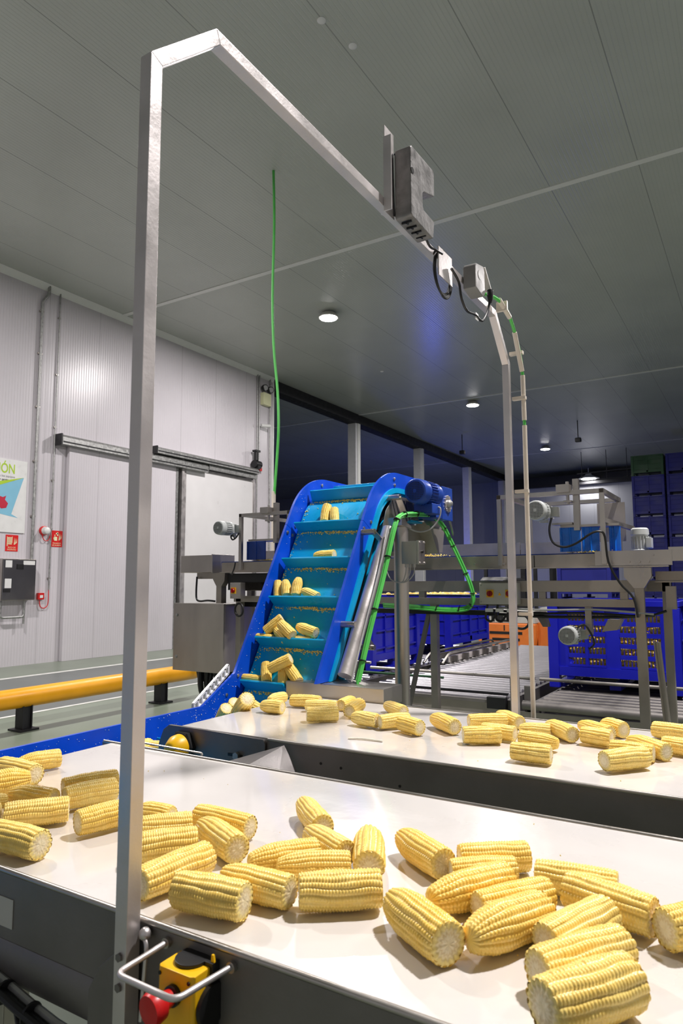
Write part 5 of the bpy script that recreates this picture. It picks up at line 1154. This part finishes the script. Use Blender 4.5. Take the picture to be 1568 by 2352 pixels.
COBS = [
((-1.647, 1.111, 0.946),(-1.611, 1.204, 0.946),0.024,'t','corn cob farthest back at the left end of the front belt','corn cobs on the front belt'),
((-1.6559, 1.0736, 0.948),(-1.516, 1.068, 0.948),0.026,'c','corn cob at the left frame edge behind the rounded one, cut end facing right','corn cobs on the front belt'),
((-1.494, 1.038, 0.95),(-1.5268, 0.9226, 0.95),0.028,'t','plump rounded corn cob at the left frame edge without a visible cut end','corn cobs on the front belt'),
((-1.4271, 0.9482, 0.944),(-1.3201, 0.9762, 0.944),0.023,'t','corn cob with a rounded tip mostly hidden behind the long cob left of the post','corn cobs on the front belt'),
((-1.3049, 0.8571, 0.948),(-1.2309, 0.9451, 0.948),0.026,'c','long thick corn cob lying crosswise on the left of the front belt','corn cobs on the front belt'),
((-1.3999, 0.9228, 0.944),(-1.4483, 0.813, 0.944),0.022,'t','small corn cob stub at the left frame edge above the long crosswise cob','corn cobs on the front belt'),
((-1.3967, 0.7626, 0.946),(-1.3201, 0.8549, 0.946),0.024,'c','corn cob cut off by the left frame edge just touching the long cob','corn cobs on the front belt'),
((-1.228, 0.786, 0.948),(-1.105, 0.794, 0.948),0.027,'c','leftmost corn cob near the front edge of the belt, cut end facing right','corn cobs on the front belt'),
((-1.378, 1.044, 0.944),(-1.332, 1.153, 0.944),0.023,'c','slender corn cob behind the post, rear one of a touching pair','corn cobs on the front belt'),
((-1.294, 0.986, 0.948),(-1.26, 1.087, 0.948),0.026,'c','thick corn cob left of the post, front one of a touching pair','corn cobs on the front belt'),
((-1.1427, 0.9013, 0.948),(-1.1157, 1.0003, 0.948),0.026,'c','corn cob partly hidden by the steel post, cut end facing left, shadow beside it','corn cobs on the front belt'),
((-1.1033, 1.0127, 0.944),(-1.0233, 1.0247, 0.944),0.022,'t','corn cob just right of the post, rear most of the stack of cobs beside it','corn cobs on the front belt'),
((-1.025, 0.931, 0.946),(-0.956, 1.01, 0.946),0.025,'c','corn cob right of the post, second from the back in the stack beside it','corn cobs on the front belt'),
((-0.945, 0.862, 0.95),(-0.878, 0.941, 0.95),0.028,'c','fat corn cob right of the post, third from the back in the stack beside it','corn cobs on the front belt'),
((-0.833, 0.774, 0.948),(-0.819, 0.903, 0.949),0.027,'c','slanting corn cob right of the post, its pale cut end against the post','corn cobs on the front belt'),
((-0.979, 1.0554, 0.946),(-0.849, 1.0544, 0.946),0.024,'c','corn cob behind another near the belt middle, pale cut end at its right','corn cobs on the front belt'),
((-0.931, 1.0126, 0.948),(-0.799, 0.9566, 0.948),0.026,'t','diagonal corn cob leaning in front of a pale-ended one, pointing down right','corn cobs on the front belt'),
((-0.769, 0.789, 0.95),(-0.66, 0.808, 0.95),0.028,'c','large corn cob right of the post nearest to the front belt edge','corn cobs on the front belt'),
((-0.75, 0.866, 0.946),(-0.627, 0.873, 0.946),0.025,'t','corn cob touching the left end of the straight thick cob in the middle','corn cobs on the front belt'),
((-0.7513, 0.9303, 0.944),(-0.6843, 1.0313, 0.944),0.022,'t','curved narrow corn cob with a tapering left tip, rear of the middle cluster','corn cobs on the front belt'),
((-0.6996, 0.9386, 0.944),(-0.6056, 1.0096, 0.944),0.022,'t','thin corn cob just behind the straight thick cob in the middle cluster','corn cobs on the front belt'),
((-0.609, 0.875, 0.95),(-0.515, 0.946, 0.95),0.028,'c','straight thick corn cob lying crosswise at the front of the middle cluster','corn cobs on the front belt'),
((-0.7417, 1.0906, 0.946),(-0.6317, 1.0396, 0.946),0.024,'t','corn cob of the middle cluster slanting down right behind the narrow ones','corn cobs on the front belt'),
((-0.8493, 1.227, 0.946),(-0.7357, 1.129, 0.946),0.024,'t','single corn cob farthest back in the middle of the front belt, tip pointing away','corn cobs on the front belt'),
((-0.6393, 1.1354, 0.948),(-0.5683, 1.0094, 0.948),0.027,'t','corn cob pointing straight towards the viewer at the right of the middle cluster','corn cobs on the front belt'),
((-0.583, 1.155, 0.948),(-0.471, 1.081, 0.948),0.026,'t','lone diagonal corn cob with a ragged pale cut end facing right','corn cobs on the front belt'),
((-0.4573, 1.1209, 0.946),(-0.3663, 1.1879, 0.946),0.025,'c','corn cob lying crosswise at the back of the right cluster','corn cobs on the front belt'),
((-0.4351, 0.9506, 0.948),(-0.3671, 1.0796, 0.948),0.027,'t','large glossy corn cob sloping up right in the middle of the right cluster','corn cobs on the front belt'),
((-0.451, 1.0669, 0.944),(-0.369, 1.1279, 0.944),0.022,'c','corn cob almost hidden behind the large glossy sloping one','corn cobs on the front belt'),
((-0.4801, 0.9184, 0.951),(-0.3661, 0.8494, 0.95),0.029,'t','large round-tipped corn cob slanting to the near right, cut end towards viewer','corn cobs on the front belt'),
((-0.3698, 0.969, 0.946),(-0.3008, 1.066, 0.946),0.025,'c','corn cob with a pale left cut end between two sloping glossy cobs','corn cobs on the front belt'),
((-0.3458, 0.8734, 0.95),(-0.2888, 0.9974, 0.95),0.029,'t','corn cob with big irregular kernels at the front of the right cluster','corn cobs on the front belt'),
((-0.3313, 1.1239, 0.946),(-0.2153, 1.1379, 0.946),0.025,'c','long corn cob at the back right of the right cluster','corn cobs on the front belt'),
((-0.2736, 1.0848, 0.95),(-0.1556, 1.0578, 0.95),0.028,'c','long straight corn cob sloping down right with a ragged right end','corn cobs on the front belt'),
((-0.262, 0.9207, 0.948),(-0.212, 1.0347, 0.949),0.027,'c','rearmost of the three corn cobs stacked in a column at the near right','corn cobs on the front belt'),
((-0.2501, 0.8444, 0.95),(-0.1781, 0.9524, 0.95),0.029,'c','middle one of the three corn cobs stacked in a column at the near right','corn cobs on the front belt'),
((-0.2248, 0.7745, 0.954),(-0.1568, 0.8735, 0.954),0.032,'c','frontmost and largest of the three corn cobs in a column at the near right','corn cobs on the front belt'),
((-0.136, 1.0285, 0.951),(-0.0547, 1.1234, 0.9495),0.029,'c','corn cob cut off by the right frame edge, cut end facing left','corn cobs on the front belt'),
((-1.64, 2.097, 0.946),(-1.551, 2.107, 0.946),0.025,'t','corn cob on the left end of the rear belt, beside the heap','corn cobs on the rear belt'),
((-1.691, 2.212, 0.944),(-1.691, 2.309, 0.944),0.022,'t','corn cob on the rear belt tucked beside the left end of the steel guard box','corn cobs on the rear belt'),
((-1.61, 2.25, 0.946),(-1.493, 2.273, 0.946),0.025,'c','corn cob lying along the steel guard box at the back of the rear belt','corn cobs on the rear belt'),
((-1.505, 2.197, 0.944),(-1.397, 2.239, 0.944),0.022,'c','corn cob directly behind the fully visible crosswise cob, left on the rear belt','corn cobs on the rear belt'),
((-1.388, 2.032, 0.948),(-1.305, 2.1, 0.948),0.027,'c','crosswise corn cob in front at the left of the rear belt, closely rowed kernels','corn cobs on the rear belt'),
((-1.41, 2.39, 0.944),(-1.393, 2.263, 0.944),0.022,'t','corn cob with its tip raised behind the round-ended one near the guard box','corn cobs on the rear belt'),
((-1.29, 2.154, 0.948),(-1.329, 2.296, 0.948),0.026,'c','corn cob pointing away with its round cut end facing the viewer, near the guard box','corn cobs on the rear belt'),
((-1.2292, 2.0752, 0.946),(-1.1292, 2.0642, 0.946),0.024,'t','corn cob with a tapering left tip, left one of three touching in a row','corn cobs on the rear belt'),
((-1.1088, 2.0488, 0.946),(-1.0488, 2.1348, 0.946),0.025,'c','middle one of three corn cobs touching in a row on the rear belt','corn cobs on the rear belt'),
((-1.248, 2.354, 0.944),(-1.132, 2.267, 0.944),0.023,'t','corn cob alone at the back edge of the rear belt right of the guard box','corn cobs on the rear belt'),
((-1.038, 2.062, 0.948),(-0.954, 2.025, 0.948),0.026,'c','right one of three corn cobs touching in a row, cut end facing right','corn cobs on the rear belt'),
((-0.982, 2.189, 0.948),(-0.865, 2.094, 0.948),0.026,'t','single corn cob lying apart in the middle of the rear belt','corn cobs on the rear belt'),
((-0.8643, 2.2176, 0.946),(-0.7653, 2.2936, 0.946),0.024,'c','corn cob lying crosswise in front of the far arch post, middle of its cluster','corn cobs on the rear belt'),
((-0.8232, 2.39, 0.944),(-0.7152, 2.2858, 0.944),0.023,'t','corn cob slanting beside the foot of the far arch post','corn cobs on the rear belt'),
((-0.799, 2.002, 0.948),(-0.706, 2.058, 0.948),0.027,'c','thick corn cob lying crosswise nearest the viewer in the cluster by the far post','corn cobs on the rear belt'),
((-0.777, 2.112, 0.946),(-0.674, 2.101, 0.946),0.024,'c','corn cob half hidden behind the thick crosswise one by the far post','corn cobs on the rear belt'),
((-0.6858, 2.1855, 0.944),(-0.5968, 2.2085, 0.944),0.023,'t','corn cob right of the far post, rear of a loose group','corn cobs on the rear belt'),
((-0.6225, 2.2844, 0.9461),(-0.5205, 2.1744, 0.9469),0.025,'t','slanting corn cob with its cut end down right, between two crosswise ones','corn cobs on the rear belt'),
((-0.529, 2.041, 0.946),(-0.64, 2.052, 0.946),0.024,'t','corn cob with a tapering right end behind the one at the near edge','corn cobs on the rear belt'),
((-0.613, 1.885, 0.948),(-0.511, 1.89, 0.948),0.026,'c','corn cob closest to the near edge of the rear belt, below the tapering one','corn cobs on the rear belt'),
((-0.535, 2.341, 0.946),(-0.427, 2.255, 0.946),0.024,'t','corn cob sloping right at the back of the rear belt, left of a round-ended one','corn cobs on the rear belt'),
((-0.472, 2.375, 0.948),(-0.4, 2.318, 0.948),0.026,'t','round-ended corn cob at the back of the rear belt, cut end facing right','corn cobs on the rear belt'),
((-0.4947, 2.1866, 0.948),(-0.4107, 2.1756, 0.948),0.026,'c','corn cob in front of the two sloping ones on the rear belt','corn cobs on the rear belt'),
((-0.321, 2.381, 0.948),(-0.2012, 2.3452, 0.948),0.027,'c','upper of the two corn cobs cut off by the right frame edge, rear belt','corn cobs on the rear belt'),
((-0.272, 2.189, 0.946),(-0.1506, 2.159, 0.946),0.025,'c','lower of the two corn cobs cut off by the right frame edge, rear belt','corn cobs on the rear belt'),
((-0.363, 2.179, 0.946),(-0.254, 2.088, 0.946),0.025,'t','slanting rear one of three corn cobs side by side at the right','corn cobs on the rear belt'),
((-0.39, 2.064, 0.946),(-0.282, 2.054, 0.946),0.025,'c','middle one of three corn cobs side by side at the right of the rear belt','corn cobs on the rear belt'),
((-0.375, 1.889, 0.95),(-0.294, 1.989, 0.95),0.028,'c','front one of three corn cobs side by side, its cut end facing left','corn cobs on the rear belt'),
((-1.9146, 2.9833, 1.8023),(-1.8989, 2.934, 1.714),0.026,'c','taller of the two corn cobs standing on the topmost loaded cleat','corn cobs on the incline conveyor'),
((-1.8649, 2.9731, 1.7796),(-1.8347, 2.9302, 1.7028),0.024,'c','shorter corn cob standing at the right on the topmost loaded cleat','corn cobs on the incline conveyor'),
((-1.8945, 2.8349, 1.5367),(-1.7814, 2.8371, 1.5405),0.026,'t','lone corn cob lying on the second cleat from the top','corn cobs on the incline conveyor'),
((-2.0694, 2.7688, 1.4094),(-2.037, 2.7263, 1.3333),0.022,'c','leftmost standing corn cob on the third cleat','corn cobs on the incline conveyor'),
((-2.0226, 2.7683, 1.4152),(-1.9849, 2.7282, 1.3434),0.025,'t','pointed corn cob standing second from left on the third cleat','corn cobs on the incline conveyor'),
((-1.9459, 2.775, 1.4273),(-1.9315, 2.7294, 1.3456),0.025,'t','tall pointed corn cob standing in the middle of the third cleat','corn cobs on the incline conveyor'),
((-1.9026, 2.7448, 1.3686),(-1.8059, 2.7279, 1.3384),0.023,'t','corn cob lying slanted at the right on the third cleat','corn cobs on the incline conveyor'),
((-2.0387, 2.634, 1.177),(-1.9674, 2.6683, 1.2385),0.026,'c','corn cob leaning up right at the left on the fourth cleat','corn cobs on the incline conveyor'),
((-1.9851, 2.6423, 1.1873),(-1.9075, 2.6173, 1.1426),0.024,'t','lower corn cob in the crossed pair on the fourth cleat','corn cobs on the incline conveyor'),
((-1.9337, 2.6145, 1.2133),(-1.8507, 2.5891, 1.1679),0.026,'c','upper corn cob resting across another on the fourth cleat','corn cobs on the incline conveyor'),
((-1.8651, 2.6497, 1.2045),(-1.7531, 2.6347, 1.1776),0.026,'t','corn cob lying by itself at the right on the fourth cleat','corn cobs on the incline conveyor'),
((-2.0828, 2.625, 1.1475),(-1.9858, 2.6237, 1.1451),0.020,'c','corn cob lying flat at the far left behind the lip of the fourth cleat','corn cobs on the incline conveyor'),
((-1.8704, 2.6257, 1.1457),(-1.7713, 2.6225, 1.1399),0.020,'c','corn cob showing only its top behind the lip of the fourth cleat at right','corn cobs on the incline conveyor'),
((-1.9745, 2.5568, 1.0366),(-1.9384, 2.515, 0.9617),0.025,'c','leftmost standing corn cob on the fifth cleat','corn cobs on the incline conveyor'),
((-1.9102, 2.5024, 1.0233),(-1.8168, 2.5284, 1.0701),0.026,'c','corn cob lying up high across two others on the fifth cleat','corn cobs on the incline conveyor'),
((-1.8809, 2.5634, 1.0323),(-1.8518, 2.5202, 0.9551),0.024,'c','corn cob standing upright in the middle of the fifth cleat','corn cobs on the incline conveyor'),
((-1.8409, 2.551, 1.0277),(-1.7701, 2.5215, 0.975),0.026,'c','corn cob leaning left at the right on the fifth cleat','corn cobs on the incline conveyor'),
((-2.0813, 2.526, 0.9702),(-1.9808, 2.5245, 0.9675),0.020,'c','corn cob lying flat at the far left behind the lip of the fifth cleat','corn cobs on the incline conveyor'),
((-1.8002, 2.1528, 0.8908),(-1.7037, 2.0925, 0.9642),0.032,'c','large slanted corn cob with cut end up in the heap at the incline foot','corn cobs heaped at the foot of the incline'),
((-1.8337, 2.3678, 0.8516),(-1.9313, 2.3189, 0.9144),0.031,'c','corn cob behind the slanted one in the heap at the incline foot','corn cobs heaped at the foot of the incline'),
((-1.956, 2.2163, 0.8197),(-1.8738, 2.1703, 0.9032),0.028,'c','leftmost corn cob of the heap at the incline foot, cut end up','corn cobs heaped at the foot of the incline'),
((-2.0106, 2.34, 0.8144),(-1.9366, 2.2932, 0.9049),0.026,'t','small corn cob between the leftmost and the slanted one in the heap','corn cobs heaped at the foot of the incline'),
((-1.9084, 1.7468, 0.8087),(-1.9754, 1.8534, 0.8087),0.028,'t','corn cob end lying on the blue infeed belt just right of the post','corn cobs heaped at the foot of the incline'),
((-2.0056, 1.796, 0.8087),(-1.8977, 1.8608, 0.8087),0.025,'c','corn cob on the blue infeed belt beside the yellow cap','corn cobs heaped at the foot of the incline'),
]
for i, (p, q, r, kind, label, group) in enumerate(COBS):
    me, cuts = PROTO[kind][i % 3]
    p = Vector(p); q = Vector(q); d = q - p; L = d.length; d.normalize()
    x = d; side_ = x.cross(Vector((0, 0, 1)))
    if side_.length < .05: side_ = Vector((0, 1, 0))
    y_ = side_.normalized(); z_ = x.cross(y_).normalized(); y_ = z_.cross(x)
    roll = Matrix.Rotation(rnd.uniform(0, 6.28), 4, 'X')
    sx = (L + r * .12) / .12; sr = r / .0255
    rot = Matrix(((x.x, y_.x, z_.x, 0), (x.y, y_.y, z_.y, 0), (x.z, y_.z, z_.z, 0), (0, 0, 0, 1)))
    o = bpy.data.objects.new('corn_cob', me); COL.objects.link(o)
    o.matrix_world = Matrix.Translation((p + q) / 2) @ rot @ roll @ Matrix.Diagonal((sx, sr, sr, 1))
    tag(o, label, 'corn cob', group)
    for c in cuts:
        e = bpy.data.objects.new('cut_end', c); COL.objects.link(e); e.parent = o
        e['label'] = 'pale cut end of the cob'
# ------------------------------------------------------------------ world, view
w = bpy.data.worlds.new('world'); SC.world = w; w.use_nodes = True
w.node_tree.nodes['Background'].inputs[0].default_value = (.55, .6, .65, 1); w.node_tree.nodes['Background'].inputs[1].default_value = .0
SC.view_settings.view_transform = 'Standard'; SC.view_settings.look = 'None'; SC.view_settings.gamma = 1; SC.view_settings.use_curve_mapping = False
SC.view_settings.exposure = 0.0
